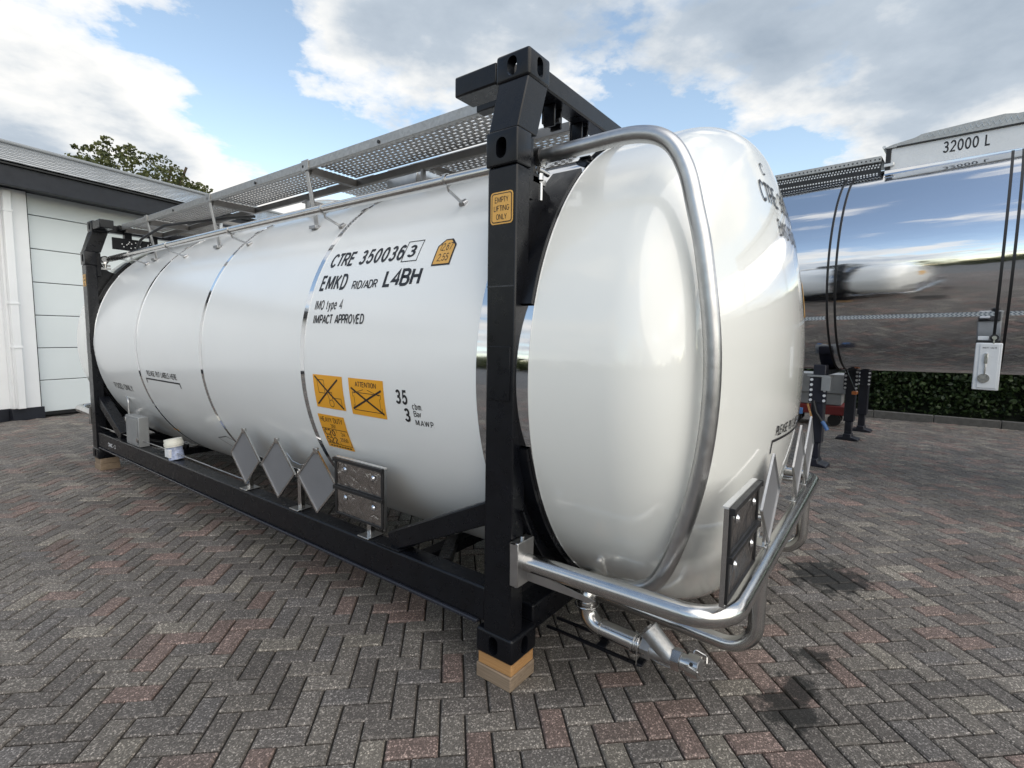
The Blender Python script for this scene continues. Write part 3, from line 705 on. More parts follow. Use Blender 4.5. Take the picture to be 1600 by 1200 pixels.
strokes('sticker_print', [((u0+.04, v1-.085), (u0+.13, v1-.06)), ((u1-.04, v1-.085), (u1-.14, v1-.06)), ((u0+.04, v0+.05), (u0+.04, v1-.1)), ((u1-.04, v0+.05), (u1-.04, v1-.1))], .003, S2, K, shell)
u0, u1, v0, v1 = -1.565, -1.295, A(-25.2), A(-14.7)
patch('sticker', rect(u0, u1, v0, v1), S1, 'sticker_orange', shell)
lettering('sticker_print', 'HEAVY DUTY', u0+.02, v1-.05, .225, .034, S2, K, shell, .01)
lettering('sticker_print', '391', u0+.11, v1-.087, .05, .028, S2, K, shell, .006)
frame_str('sticker_print', u0+.008, u1-.008, v0+.03, v1-.095, .004, S2, K)
strokes('sticker_print', [((u0+.15, v0+.03), (u0+.15, v1-.095))], .003, S2, K, shell)
lettering('sticker_print', 'C20', u0+.02, v0+.088, .11, .046, S2, K, shell, .02)
lettering('sticker_print', 'S22', u0+.02, v0+.035, .11, .046, S2, K, shell, .02)
lettering('sticker_print', '24', u0+.19, v0+.098, .04, .028, S2, K, shell, .008)
lettering('sticker_print', '2550', u0+.165, v0+.058, .075, .028, S2, K, shell, .008)
strokes('sticker_print', [((u0+.03+.028*i, v0+.014), (u0+.05+.028*i, v0+.014)) for i in range(8)], .009, S2, K, shell)
# small orange clearance mark low on the shell
patch('sticker', rect(-4.62, -4.48, A(-42.0), A(-40.6)), S1, 'sticker_orange', shell)
# lettering on the near end
def HM(u, v):
    r_ = math.hypot(u-XC, v-ZC); return (u, head_y(r_)-.003, v)
lettering('lettering', 'CTRE 350036 3', .87, 2.25, .82, .105, HM, K, hd, .012)
lettering('lettering', 'EMKD RID/ADR L4BH', 1.03, 2.11, .66, .085, HM, K, hd, .012)
lettering('lettering', 'C', .975, 2.40, .06, .06, HM, K, hd, .006)
lettering('lettering', 'PLEASE PUT LABELS HERE', .92, 1.155, .72, .05, HM, K, hd, .02)
line_print('lettering', [(.885, 1.075), (.885, 1.135), (1.67, 1.135), (1.67, 1.075)], .013, HM, K, hd)
frame_ = [(1.32, 1.78), (1.5, 1.98)]
patch('sticker', [(1.52, 1.74), (1.78, 1.74), (1.78, 1.9), (1.74, 1.94), (1.56, 1.94), (1.52, 1.9)], HM, 'sticker_amber', hd)

# ---- frame: four corner posts with castings ------------------------------
ZB = .134
def post(mx, my):
    """mx,my: mirror flags; corner geometry written for the corner X=0,Y=0"""
    def T(b):
        b.v = [((WX-x) if mx else x, (LY-y) if my else y, z) for x, y, z in b.v]; return b
    p = T(MB().box(-.012, .085, .003, .158, .24, 2.317)).build('corner_post', 'frame_paint', tank, bevel=.008)
    T(MB().hexa([(-.012, .004, 2.461), (.13, .004, 2.461), (.13, .157, 2.461), (-.012, .157, 2.461), (.058, .004, 2.688), (.205, .004, 2.688), (.205, .162, 2.688), (.058, .162, 2.688)])).build('post_shoulder', 'frame_paint', p, bevel=.006)
    T(MB().box(.087, .13, .02, .14, 2.2, 2.458)).build('post_stiffener', 'frame_paint', p, bevel=.004)
    T(MB().slotbox(.056, .218, 0, .178, 2.686, 2.804, {'-x': (.05, .08), '-y': (.045, .08), '+z': (.06, .115)})).build('corner_casting', 'frame_paint', p)
    T(MB().slotbox(-.0175, .18, -.014, .2, ZB, .254, {'-x': (.052, .085), '-y': (.05, .085)})).build('corner_casting', 'frame_paint', p)
    T(MB().slotbox(-.0185, .086, .0, .165, 2.318, 2.462, {'-x': (.055, .085)}, .008, .06)).build('lifting_pocket', 'frame_paint', p)
    T(MB().box(-.016, -.011, .022, .147, 1.33, 1.565)).build('cover_plate', 'frame_paint', p, bevel=.002)
    T(MB().box(-.0135, -.0115, .01, .155, 1.818, 1.824)).build('weld_bead', 'frame_edge', p)
    # top lengthwise stub
    T(MB().box(.062, .19, .179, .425, 2.70, 2.79)).build('top_stub', 'frame_paint', p, bevel=.008)
    # diagonal brace to the bottom rail
    T(MB().bar((.07, .155, .80), (.07, .86, .475), .10, .105, (0, 1, 0))).build('brace', 'frame_paint', p, bevel=.008)
    T(MB().box(.0, .14, .76, .95, .447, .456)).build('brace_foot', 'frame_paint', p, bevel=.002)
    # gusset between post and tank: plate following the tank circle, upper and lower
    poly = []
    for k in range(31): t = R(48-40*k/30); poly.append((XC-(RT+.006)*math.cos(t), ZC+(RT+.006)*math.sin(t)))
    up = [(.085, poly[-1][1]), (.085, 2.40), (.15, 2.39)]
    c0 = Vector((.30, 2.40)); 
    for k in range(9):
        a_ = R(182+ 86*k/8); up.append((c0.x+.15*math.cos(a_), c0.y+.15*math.sin(a_)))
    up.append(poly[3])
    T(MB().prism([(x, z) for x, z in poly[4:]]+up[0:], (0, .03, 0), (1, 0, 0), (0, 0, 1), (0, 1, 0), .012)).build('gusset', 'frame_paint', p, smooth=False)
    lo = []
    for k in range(41): t = R(-8-50*k/40); lo.append((XC-(RT+.006)*math.cos(t), ZC+(RT+.006)*math.sin(t)))
    lo += [(lo[-1][0], .42), (.085, .42), (.085, lo[0][1])]
    T(MB().prism(lo, (0, .03, 0), (1, 0, 0), (0, 0, 1), (0, 1, 0), .012)).build('gusset', 'frame_paint', p, smooth=False)
    # saddle flange lying on the band
    T(MB().lathe([(-.045, RT+.005), (-.045, RT+.02), (.12, RT+.02), (.12, RT+.005), (-.045, RT+.005)], (XC, 0, ZC), n=80, a0=R(180+14), a1=R(180+82))).build('saddle_flange', 'frame_paint', p)
    T(MB().lathe([(-.056, RT+.005), (-.056, RT+.02), (.10, RT+.02), (.10, RT+.005), (-.056, RT+.005)], (XC, 0, ZC), n=60, a0=R(180-48), a1=R(180-14))).build('saddle_flange', 'frame_paint', p)
    T(MB().lathe([(-.02, RT+.09), (-.02, RT+.10), (.08, RT+.10), (.08, RT+.09), (-.02, RT+.09)], (XC, 0, ZC), n=60, a0=R(180+26), a1=R(180+66))).build('saddle_flange', 'frame_paint', p)
    return p
p1 = post(0, 0); p2 = post(0, 1); p3 = post(1, 0); p4 = post(1, 1)
# warning sign on the near post and the far post of this side
def plate_map(x): return lambda u, v: (x, -u, v)
def empty_sign(u0, parent):
    S = lambda d: plate_map(-.0125-d)
    def rrect(a, b, c, d, r_):
        o = []
        for cx, cy, s0 in ((b-r_, c+r_, -90), (b-r_, d-r_, 0), (a+r_, d-r_, 90), (a+r_, c+r_, 180)):
            for k in range(5): t = R(s0+90*k/4); o.append((cx+r_*math.cos(t), cy+r_*math.sin(t)))
        return o
    z0, z1, u1 = 2.08, 2.213, u0+.12
    patch('warning_sign', rrect(u0, u1, z0, z1, .016), S(.0012), 'sticker_amber', parent)
    patch('warning_sign', rrect(u0+.006, u1-.006, z0+.006, z1-.006, .012), S(.0018), K, parent)
    patch('warning_sign', rrect(u0+.010, u1-.010, z0+.010, z1-.010, .009), S(.0024), 'sticker_amber', parent)
    for i, tx in enumerate(('EMPTY', 'LIFTING', 'ONLY')):
        wd = (.072, .082, .056)[i]; lettering('sign_print', tx, u0+.06-wd/2, z1-.045-i*.035, wd, .024, S(.003), K, parent, .008)
empty_sign(-.139, p1); empty_sign(-(LY-.019), p2)
# rails and beams
def rail(mx):
    def T(b):
        b.v = [((WX-x) if mx else x, y, z) for x, y, z in b.v]; return b
    r_ = T(MB().box(.0, .11, .16, LY-.16, .28, .445)).build('bottom_side_rail', 'frame_paint', tank, bevel=.01)
    T(MB().box(-.012, .10, .201, LY-.201, .262, .279)).build('rail_flange', 'frame_edge', r_, bevel=.004)
    return r_
rl = rail(0); rail(1)
lettering('lettering', 'CIMC +3', -5.55, .33, .24, .045, plate_map(-.0015), 'print_white', rl, .02)
for my in (0, 1):
    def T(b, my=my):
        b.v = [(x, (LY-y) if my else y, z) for x, y, z in b.v]; return b
    tb_ = T(MB().box(.219, WX-.219, .03, .13, 2.70, 2.787)).build('top_cross_beam', 'frame_paint', tank, bevel=.008)
    bb = T(MB().box(.181, WX-.181, .01, .15, .20, .33)).build('bottom_cross_beam', 'frame_paint', tank, bevel=.008)
    for x in (.40, .66, 1.9, 2.15):
        T(MB().box(x-.035, x+.035, .131, .143, 2.62, 2.78).box(x-.035, x-.023, .07, .131, 2.6, 2.699).box(x+.023, x+.035, .07, .131, 2.6, 2.699)).build('walkway_bracket', 'frame_paint', tb_, bevel=.003)
        T(MB().cyl((x, .06, 2.63), (x, .15, 2.63), .012, n=8)).build('bracket_bolt', 'rubber_black', tb_)
    # inner saddle bearers under the tank
    T(MB().box(.3, WX-.3, .9, 1.0, .2, .27)).build('saddle_bearer', 'frame_paint', tank, bevel=.006)
    for x in (.62, WX-.62):
        T(MB().bar((.13 if x < 1 else WX-.13, .55, .40), (x, .95, .27), .07, .07)).build('saddle_arm', 'frame_paint', tank, bevel=.005)

# ---- bumper loops, placard holders at both ends ---------------------------
def endset(my):
    def T(b):
        b.v = [(WX-x if my else x, (LY-y) if my else y, z) for x, y, z in b.v]; return b
    ZBm, YB, XB = .622, -.885, .05
    bp = T(MB().tube(arc_path([(XB, -.035, ZBm-.012), (XB, YB, ZBm), (WX-XB, YB, ZBm), (WX-XB, -.035, ZBm-.012)], .16, 12), .040, 24)).build('bumper', 'stainless', tank)
    for mx in (0, 1):
        f_ = lambda x: WX-x if mx else x
        def T2(b):
            b.v = [(f_(x), y, z) for x, y, z in b.v]; return T(b)
        T2(MB().box(-.022, .10, -.042, -.03, .515, .715).box(-.022, -.010, -.03, .002, .515, .715).box(.088, .10, -.03, .002, .515, .715).box(-.022, .10, -.03, .002, .703, .715)).build('bumper_bracket', 'stainless_dull', bp, bevel=.004)
        T2(MB().prism([(-.04, .58), (-.04, .525), (-.35, .525), (-.38, .54)], (.05, 0, 0), (0, 1, 0), (0, 0, 1), (1, 0, 0), .006)).build('bracket_web', 'stainless_dull', bp, smooth=False)
        for (bx, bz) in ((.08, .535), (.04, .709)):
            T2(MB().cyl((bx, -.052, bz) if bz < .7 else (bx, -.02, .715), (bx, -.04, bz) if bz < .7 else (bx, -.02, .727), .009, n=6)).build('bolt', 'stainless', bp)
        T2(MB().tube(arc_path([(.60, .03, .27), (.60, YB+.002, .238), (.60, YB+.002, ZBm-.03)], .13, 10), .034, 20)).build('bumper_loop', 'stainless', bp)
    # placards on the bumper
    YP = YB+.02
    def diamond(x, z, lab=None):
        d = .21; pl = T(MB().prism([(0, -d), (d, 0), (0, d), (-d, 0)], (x, YP-.006, z), (1, 0, 0), (0, 0, 1), (0, 1, 0), .006)).build('placard_plate', 'placard_grey', bp, bevel=.0015)
        e = [(0, -d), (d, 0), (0, d), (-d, 0)]
        b = MB()
        for i in range(4):
            a_, c_ = e[i], e[(i+1) % 4]; b.bar((x+a_[0], YP-.008, z+a_[1]), (x+c_[0], YP-.008, z+c_[1]), .006, .010, (0, 1, 0))
        T(b).build('placard_frame', 'stainless_dull', pl)
        T(MB().box(x-.02, x+.02, YP, YP+.015, ZBm+.03, z+.1).box(x-.05, x+.05, YP-.01, YP+.05, ZBm+.034, ZBm+.042)).build('placard_stand', 'stainless', pl, bevel=.002)
    plate_holder(T, bp, x0=.045, y=YP-.006, z0=.69, axis='x')
    diamond(.82, .88); diamond(1.66, .9); diamond(2.1, .9)
    # small standoff pipes behind
    for x in (.82, 1.66): T(MB().cyl((x, YP, .78), (x, YP+.15, .78), .016, n=12)).build('standoff', 'stainless', bp)
def plate_holder(T, parent, x0=0, y=0, z0=0, axis='x'):
    """orange-panel holder: two foil-faced plates in black-edged stainless frames"""
    W_, H_ = .45, .345
    def B(u0_, u1_, d0, d1, v0_, v1_):
        b = MB()
        if axis == 'x': b.box(x0+u0_, x0+u1_, y+d0, y+d1, z0+v0_, z0+v1_)
        else: b.box(x0+d0, x0+d1, y-u1_, y-u0_, z0+v0_, z0+v1_)   # u to the right = -Y
        return T(b)
    h = B(0, W_, .0, .012, 0, H_).build('panel_holder', 'stainless_dull', parent, bevel=.002)
    for k in (0, 1):
        v0_ = .008+k*.170
        B(.014, W_-.014, -.006, -.001, v0_+.008, v0_+.155).build('foil_panel', 'foil', h)
        for (a, b_, c, d) in ((.002, .018, v0_, v0_+.153), (W_-.018, W_-.002, v0_, v0_+.153), (.019, W_-.019, v0_, v0_+.012), (.0, W_, v0_+.154, v0_+.173)):
            B(a, b_, -.012 if d-c > .1 or d-c < .015 else -.022, -.0005, c, d).build('panel_edge', 'rubber_black', h, bevel=.002)
        for (cu, cv) in ((.10, v0_+.11), (.36, v0_+.105)):
            b = MB(); pp = (x0+cu, y-.008, z0+cv) if axis == 'x' else (x0-.008, y-cu, z0+cv); nn = Vector((0, -1, 0)) if axis == 'x' else Vector((-1, 0, 0))
            b.cyl(Vector(pp), Vector(pp)+nn*.008, .017, .009, n=12); T(b).build('rivet', 'chrome', h)
        for cu in (-.002, W_-.006):
            B(cu, cu+.008, -.024, -.004, v0_+.15, v0_+.175).build('hinge', 'rubber_black', h, bevel=.002)
    B(-.005, -.0005, -.004, .013, 0, H_+.004).build('side_channel', 'stainless', h); B(W_+.0005, W_+.005, -.004, .013, 0, H_+.004).build('side_channel', 'stainless_dull', h)
    B(0, W_, .0, .02, H_+.0045, H_+.010).build('top_channel', 'aluminium', h)
    return h
endset(0); endset(1)
# placards along the side rail
def side_diamond(y, z, ry=.215, rz=.205):
    X0 = .035; e = [(-ry, 0), (0, -rz), (ry, 0), (0, rz)]
    pl = MB().prism(e, (X0, y, z), (0, -1, 0), (0, 0, 1), (1, 0, 0), .006).build('placard_plate', 'placard_grey', tank, bevel=.0015)
    b = MB()
    for i in range(4):
        a_, c_ = e[i], e[(i+1) % 4]; b.bar((X0, y-a_[0], z+a_[1]), (X0, y-c_[0], z+c_[1]), .012, .011, (1, 0, 0))
    b.build('placard_frame', 'stainless', pl)
    MB().box(X0-.012, X0+.008, y-.02, y+.02, z+rz-.03, z+rz+.008).build('placard_clip', 'stainless', pl, bevel=.002)
    return pl
d1 = side_diamond(2.505, .69); d2 = side_diamond(2.045, .68); d3 = side_diamond(1.575, .68)
for pl, y in ((d1, 2.49), (d3, 1.80)):
    MB().box(.045, .075, y-.018, y+.018, .447, .70).box(.0, .11, y-.05, y+.05, .446, .455).build('placard_stand', 'stainless', pl, bevel=.002)
MB().bar((.06, 2.6, .70), (.06, .95, .69), .012, .03).build('placard_rail', 'stainless', tank, bevel=.002)
ph = plate_holder(lambda b: b, tank, x0=.03, y=1.36, z0=.52, axis='y')
MB().box(.045, .075, 1.055, 1.09, .447, .55).box(.0, .11, 1.02, 1.12, .446, .455).build('placard_stand', 'stainless', ph, bevel=.002)
# thin wires: sling between placards and guide wire along the rail
MB().tube([(.05, 1.95, .80), (.06, 1.90, .75), (.07, 1.82, .735), (.06, 1.72, .76), (.05, 1.64, .83)], .003, 6).build('safety_wire', 'stainless_dull', tank)
MB().tube([(.03, 5.93, .50), (.05, 4.2, .51), (.05, 2.5, .50)], .005, 6).build('guide_wire', 'stainless_dull', tank)
# document jar lying against the rail, grey box, small stand
jar = thing_j = MB().cyl((.065, 3.86, .447), (.055, 3.88, .56), .062, n=24).build('document_jar', 'jar_clear', tank)
MB().cyl((.055, 3.88, .561), (.05, 3.89, .632), .074, .072, n=24).cyl((.0545, 3.881, .575), (.0525, 3.885, .6), .078, n=24).build('jar_lid', 'jar_white', jar)
MB().box(-.006, .02, 3.83, 3.93, .47, .545).build('jar_label', 'print_white', jar, bevel=.002)
bx_ = MB().box(.01, .10, 4.62, 4.98, .447, .745).build('cabinet', 'box_grey', tank, bevel=.006)
MB().box(.004, .0095, 4.65, 4.95, .47, .72).build('cabinet_door', 'box_grey', bx_, bevel=.003); MB().box(-.004, .009, 4.63, 4.66, .5, .54).build('latch', 'stainless', bx_)
MB().tube(arc_path([(.12, 5.25, .45), (.12, 5.25, .86), (.16, 5.55, .97)], .05, 6), .011, 10).build('vent_pipe', 'stainless_dull', tank)
MB().tube(arc_path([(.18, 5.6, .45), (.18, 5.6, .62), (.3, 5.6, .62)], .05, 6), .04, 12).build('drain_pipe', 'stainless_dull', tank)

# ---- walkway on top ------------------------------------------------------
wk = MB().box(.325, .352, .50, 5.87, 2.742, 2.80).build('walkway', 'galvanised', tank, bevel=.004, label='galvanised perforated walkway along the tank top')
MB().box(.72, .75, .2, 5.85, 2.715, 2.765).build('inner_beam', 'steel_dark', wk, bevel=.003)
MB().box(1.20, 1.228, .2, 5.85, 2.742, 2.80).build('outer_beam', 'galvanised', wk, bevel=.003)
panels = [(.50, 2.08), (2.10, 3.62), (3.64, 5.10), (5.12, 5.85)]
def grating(x0, x1, y0, y1, nm='grating_panel'):
    b = MB(); px, py = .034, .050; nx = int((x1-x0)/px); wpx = (x1-x0)/nx; z0, z1 = 2.778, 2.784
    for i in range(nx+1):
        x = x0+i*wpx; b.box(x-.0085, x+.0085, y0, y1, z0, z1)
    for i in range(nx):
        y = y0+(py*.5 if i % 2 else .01)
        while y < y1-.02:
            b.box(x0+i*wpx+.0086, x0+(i+1)*wpx-.0086, y, y+.022, z0+.001, z1-.001); y += py
    return b.build(nm, 'grating_steel', wk, smooth=False)
for (a, b_) in panels:
    grating(.362, .715, a+.01, b_-.01)
    MB().bar((.353, b_, 2.737), (.72, b_, 2.737), .05, .05).build('cross_member', 'steel_dark', wk, bevel=.002)
    MB().bar((.76, (a+b_)/2, 2.73), (1.2, (a+b_)/2, 2.73), .04, .03).build('cross_member', 'steel_dark', wk, bevel=.002)
grating(.76, 1.19, .3, 1.5); grating(.76, 1.19, 1.9, 2.5); grating(.76, 1.19, 4.9, 5.8)
for y in (1.3, 2.12, 2.8, 3.64, 4.4, 5.13):
    MB().cyl((.345, y, 2.765), (.318, y, 2.765), .011, n=8).build('bolt', 'rubber_black', wk)
for y in (2.10, 3.63, 5.11):
    MB().box(.318, .3245, y-.045, y+.04, 2.735, 2.806).build('joint_plate', 'galvanised', wk, bevel=.002)
    s_ = MB().bar((.335, y, 2.75), (.40, y-.01, 2.37), .012, .04, (0, 1, 0)).build('strut', 'stainless_dull', wk, bevel=.002)
    MB().box(.36, .44, y-.05, y+.03, 2.345, 2.368).build('strut_foot', 'stainless_dull', wk, bevel=.003)
for y in (.62, 1.35, 2.75, 4.35): 
    MB().bar((.735, y, 2.72), (.735, y, 2.55), .03, .02, (0, 1, 0)).build('strut', 'stainless_dull', wk)
# black end shoes of the walkway
for (ya, yb) in ((.205, .50), (5.87, 5.99)): MB().box(.30, .36, ya, yb, 2.735, 2.79).build('end_shoe', 'frame_paint', wk, bevel=.006)
MB().box(.20, .62, 5.76, 5.775, 2.50, 2.63).build('perforated_plate', 'frame_paint', wk, bevel=.002)
hb_ = MB()
for i in range(16): x = .26+.31*rng.random(); z = 2.525+.08*rng.random(); hb_.cyl((x, 5.759, z), (x, 5.755, z), .006, n=6)
hb_.build('plate_rivets', 'print_white', wk)
# manhole box and air box on top, seen below the walkway
ab = MB().box(.86, 1.75, 1.55, 1.88, 2.68, 2.84).build('valve_box', 'stainless_dull', tank, bevel=.01)
MB().lathe([(2.66, .28), (2.80, .28), (2.82, .26), (2.85, .05)], (XC, 3.1, 0), n=32, axis='Z').build('manhole_lid', 'stainless', tank)
# ---- long side tube and hoop tube at the ends ----------------------------
TX = .195
sp_ = MB().tube([(TX, .17, 2.39), (TX, 3.0, 2.40), (TX, 5.88, 2.395)], .028, 20).build('side_tube', 'stainless', tank)
for y in (.60, 1.69, 2.95, 4.2, 5.2):
    t = R(43.5); foot = (XC-(RT+.004)*math.cos(t), y+.03, ZC+(RT+.004)*math.sin(t))
    MB().tube([(TX, y, 2.375), (TX+.012, y, 2.345), foot], .008, 8).cyl((foot[0]-.012, foot[1], foot[2]-.008), (foot[0]+.02, foot[1], foot[2]+.012), .02, n=10).build('tube_bracket', 'stainless_dull', sp_)
    MB().lathe([(y-.008, .0288), (y-.008, .033), (y+.008, .033), (y+.008, .0288)], (TX, 0, 2.395), n=18).build('tube_clip', 'stainless_dull', sp_)
for k in range(7): MB().lathe([(5.35+k*.075, .0285), (5.35+k*.075, .031), (5.362+k*.075, .031), (5.362+k*.075, .0285)], (TX, 0, 2.3958), n=16).build('tube_clip', 'rubber_black', sp_)
for my in (0, 1):
    fy = (lambda y: LY-y) if my else (lambda y: y)
    ctl = [(.03, 2.40), (-.20, 2.403), (-.42, 2.40), (-.545, 2.352), (-.617, 2.245), (-.662, 2.09), (-.705, 1.9), (-.75, 1.56), (-.745, 1.25), (-.695, .95), (-.60, .67), (-.50, .575), (-.32, .545)]
    path = []
    for i in range(len(ctl)-1):      # smooth bend through the measured points
        p0, q1, q2, q3 = (Vector(ctl[max(0, min(len(ctl)-1, j))]) for j in (i-1, i, i+1, i+2))
        for k in range(6):
            t = k/6; c_ = .5*((2*q1)+(q2-p0)*t+(2*p0-5*q1+4*q2-q3)*t*t+(-p0+3*q1-3*q2+q3)*t**3); path.append((TX, fy(c_.x), c_.y))
    path.append((TX, fy(-.32), .545))
    hp = MB().tube(path, .0325, 24).build('hoop_tube', 'stainless_dull', tank)
    MB().lathe([(fy(.03)-.015, .034), (fy(.03)-.015, .042), (fy(.03)+.02, .042), (fy(.03)+.02, .034)], (TX, 0, 2.40), n=18).build('clamp_band', 'rubber_black', hp)
    MB().cyl((TX, fy(.03), 2.355), (TX, fy(.03), 2.30), .016, n=12).cyl((TX, fy(.03), 2.375), (TX, fy(.03), 2.355), .024, n=6).box(TX-.05, TX+.05, min(fy(.03), fy(.045)), max(fy(.03), fy(.045)), 2.285, 2.31).cyl((TX+.01, fy(.03), 2.29), (TX+.01, fy(.03), 2.215), .009, n=10).build('clamp', 'stainless', hp)
    MB().cyl((TX-.03, fy(.02), 2.34), (TX+.05, fy(.02), 2.335), .012, n=10).build('clamp_bolt', 'stainless', hp)
# black hose from the walkway to the tube at the far end
MB().tube(arc_path([(.28, 5.3, 2.41), (.27, 5.15, 2.55), (.35, 4.7, 2.66), (.6, 3.9, 2.68), (.66, 3.5, 2.66)], .3, 8), .013, 10).build('air_hose', 'rubber_black', tank)

# ---- drain line under the near end ---------------------------------------
dl = MB().tube(arc_path([(.62, -.16, .415), (.37, -.175, .415), (.37, -.175, .235), (.35, -.50, .235)], [.075, .085], 10), .042, 20).build('drain_line', 'stainless', tank)
for (a, b_) in (((.37, -.175, .345), (.37, -.175, .335)), ((.366, -.262, .235), (.3655, -.27, .235)), ((.353, -.43, .235), (.352, -.442, .235)), ((.353, -.45, .235), (.352, -.456, .235))):
    MB().cyl(a, b_, .0475, n=20).build('pipe_collar', 'stainless', dl)
MB().tube([(0.37+.055*math.cos(t*.4), -.175+.055*math.sin(t*.4), .325) for t in range(16)], .004, 6).build('u_clamp', 'stainless', dl)
MB().tube(arc_path([(.30, -.465, .17), (.30, -.465, .286), (.405, -.465, .286), (.405, -.465, .17)], .04, 8), .004, 6).build('u_clamp', 'stainless', dl)
MB().cyl((.351, -.475, .236), (.350, -.515, .237), .048, n=6).build('hex_nut', 'cast_steel', dl)
st_ = MB().cyl((.350, -.51, .237), (.346, -.63, .24), .036, n=20).cyl((.348, -.60, .238), (.352, -.505, .315), .041, .044, n=20).cyl((.352, -.506, .314), (.3525, -.494, .324), .046, n=20).build('strainer', 'cast_steel', dl)
MB().cyl((.3525, -.494, .324), (.353, -.487, .330), .022, n=4).build('strainer_plug', 'cast_steel', st_)
MB().cyl((.347, -.615, .240), (.345, -.650, .241), .048, n=6).build('hex_nut', 'stainless', dl)
MB().cyl((.345, -.65, .241), (.344, -.685, .241), .035, n=20).cyl((.344, -.678, .241), (.342, -.725, .242), .046, n=24).build('coupling', 'stainless', dl)
MB().cyl((.342, -.7251, .242), (.3418, -.728, .242), .038, n=20).build('coupling_cap', 'cast_steel', dl)
for s_ in (-1, 1):
    MB().tube(arc_path([(.343+s_*.047, -.685, .252), (.343+s_*.066, -.68, .275), (.343+s_*.066, -.735, .262), (.343+s_*.048, -.74, .242)], .01, 4), .004, 6).build('cam_lever', 'stainless', dl)
MB().cyl((.318, -.70, .262), (.304, -.70, .268), .008, n=12).build('cam_pin', 'rubber_black', dl)
MB().tube([(.34, -.50, .205), (.335, -.56, .195), (.33, -.62, .20), (.335, -.66, .215)], .003, 6).build('safety_wire', 'stainless', dl)
sb = MB().box(.30, .41, -.49, -.46, .165, .178).box(.30, .315, -.46, .01, .165, .178).box(.395, .41, -.46, .01, .165, .178).box(.315, .395, -.30, -.26, .165, .178).build('pipe_support', 'frame_paint', tank, bevel=.003)
MB().cyl((.60, -.13, .43), (.60, -.13, .35), .02, n=12).build('outlet_boss', 'cast_steel', dl)

# ---- timber blocks under the corners -------------------------------------
def block(x, y, z, sx, sy, sz, mat, rot, label):
    b = MB().box(-sx/2, sx/2, -sy/2, sy/2, 0, sz)
    o = b.build('timber_block', mat, None, bevel=.005); o.location = (x, y, z); o.rotation_euler = (0, 0, rot)
    return tag(o, label, 'timber block', 'timber blocks under the container corners')
nm = {(0, 0): 'nearest corner casting beside the drain valve', (0, 1): 'far corner post facing the garage door', (1, 0): 'corner behind the near tank end', (1, 1): 'farthest corner beside the garage'}
for (mx, my), txt in nm.items():
    cx = WX-.088 if mx else .088; cy = LY-.098 if my else .098
    block(cx, cy+.002, -.001, .19, .205, .0695, 'timber_grey', .03*(1 if my else -1)*.3, 'weathered grey timber block, lower one under the '+txt)
    block(cx, cy, .0695, .178, .195, .0640, 'timber_fresh' if not my else 'timber_grey', .01, ('fresh orange-brown' if not my else 'brown')+' timber block, upper one under the '+txt)

# ================================================================== SILVER TRAILER
trl = thing('tank_trailer', 'polished silver tank trailer parked behind the white tank container', 'trailer', (6.6, 0, 0), -.1, local=True)
TR, TZ = 1.26, 2.46
tz = lambda y: TZ-.02*y
def tlathe(prof, n=160):
    b = MB().lathe(prof, (0, 0, 0), n=n); b.v = [(x, y, z+tz(y)) for x, y, z in b.v]; return b
pr = [(-9.0, TR*.02), (-8.95, TR*.5), (-8.8, TR*.85), (-8.6, TR)]+[(-8.6+.4*k, TR) for k in range(1, 27)]+[(2.0, TR*.97), (2.2, TR*.85), (2.35, TR*.5), (2.4, TR*.02)]
tk = tlathe(pr).build('trailer_tank', 'mirror_steel', trl)
for y in (-.72, -.80, -2.19, -2.27, -4.6, -4.68, 1.0, 1.08):
    tlathe([(y-.012, TR-.002), (y-.012, TR+.005), (y+.012, TR+.005), (y+.012, TR-.002)]).build('tank_band', 'rubber_black', tk)
# reflective strip, interrupted at the bands
for (a, b_) in ((1.9, 1.1), (.98, -.70), (-.815, -2.175), (-2.285, -4.58)):
    t0, t1 = -.515, -.479; b = MB(); n = max(2, int((a-b_)/.3)); v = []; f = []
    for i in range(n+1):
        y = a+(b_-a)*i/n; dz = .0
        for t in (t0, (t0+t1)/2, t1): v.append((-(TR+.003)*math.cos(t), y, tz(y)+(TR+.003)*math.sin(t)-.06*0))
    for i in range(n):
        for k in (0, 1): f.append((i*3+k, i*3+k+1, i*3+4+k, i*3+3+k))
    b.add(v, f).build('reflective_strip', 'reflective_strip', tk)
# valve box hanging on the flank
vb = MB().box(-1.36, -.9, -2.245, -2.06, 1.165, 1.60).build('valve_cabinet', 'box_grey', trl, bevel=.01)
MB().box(-1.385, -1.361, -2.255, -2.062, 1.15, 1.61).build('cabinet_door', 'plate_white', vb, bevel=.008)
MB().box(-1.392, -1.386, -2.235, -2.095, 1.17, 1.60).build('door_leaf', 'plate_white', vb, bevel=.003)
lettering('lettering', 'INERT VALVE', 2.115, 1.555, .10, .016, lambda u, v: (-1.3935, -u, v), 'print_grey', vb)
MB().bar((-1.40, -2.145, 1.30), (-1.40, -2.145, 1.42), .012, .012, (1, 0, 0)).bar((-1.402, -2.145, 1.41), (-1.402, -2.145, 1.51), .026, .016, (1, 0, 0)).build('lock_handle', 'stainless', vb, bevel=.003)
MB().cyl((-1.392, -2.14, 1.265), (-1.402, -2.14, 1.265), .045, n=24).cyl((-1.402, -2.14, 1.265), (-1.41, -2.14, 1.265), .018, n=16).build('lock_disc', 'stainless', vb)
MB().cyl((-1.37, -2.19, 1.66), (-1.35, -2.19, 1.66), .034, n=18).build('knob_ring', 'rubber_black', vb); MB().cyl((-1.39, -2.19, 1.66), (-1.372, -2.19, 1.66), .018, n=14).bar((-1.38, -2.19, 1.60), (-1.38, -2.19, 1.65), .012, .012, (1, 0, 0)).build('knob', 'stainless', vb)
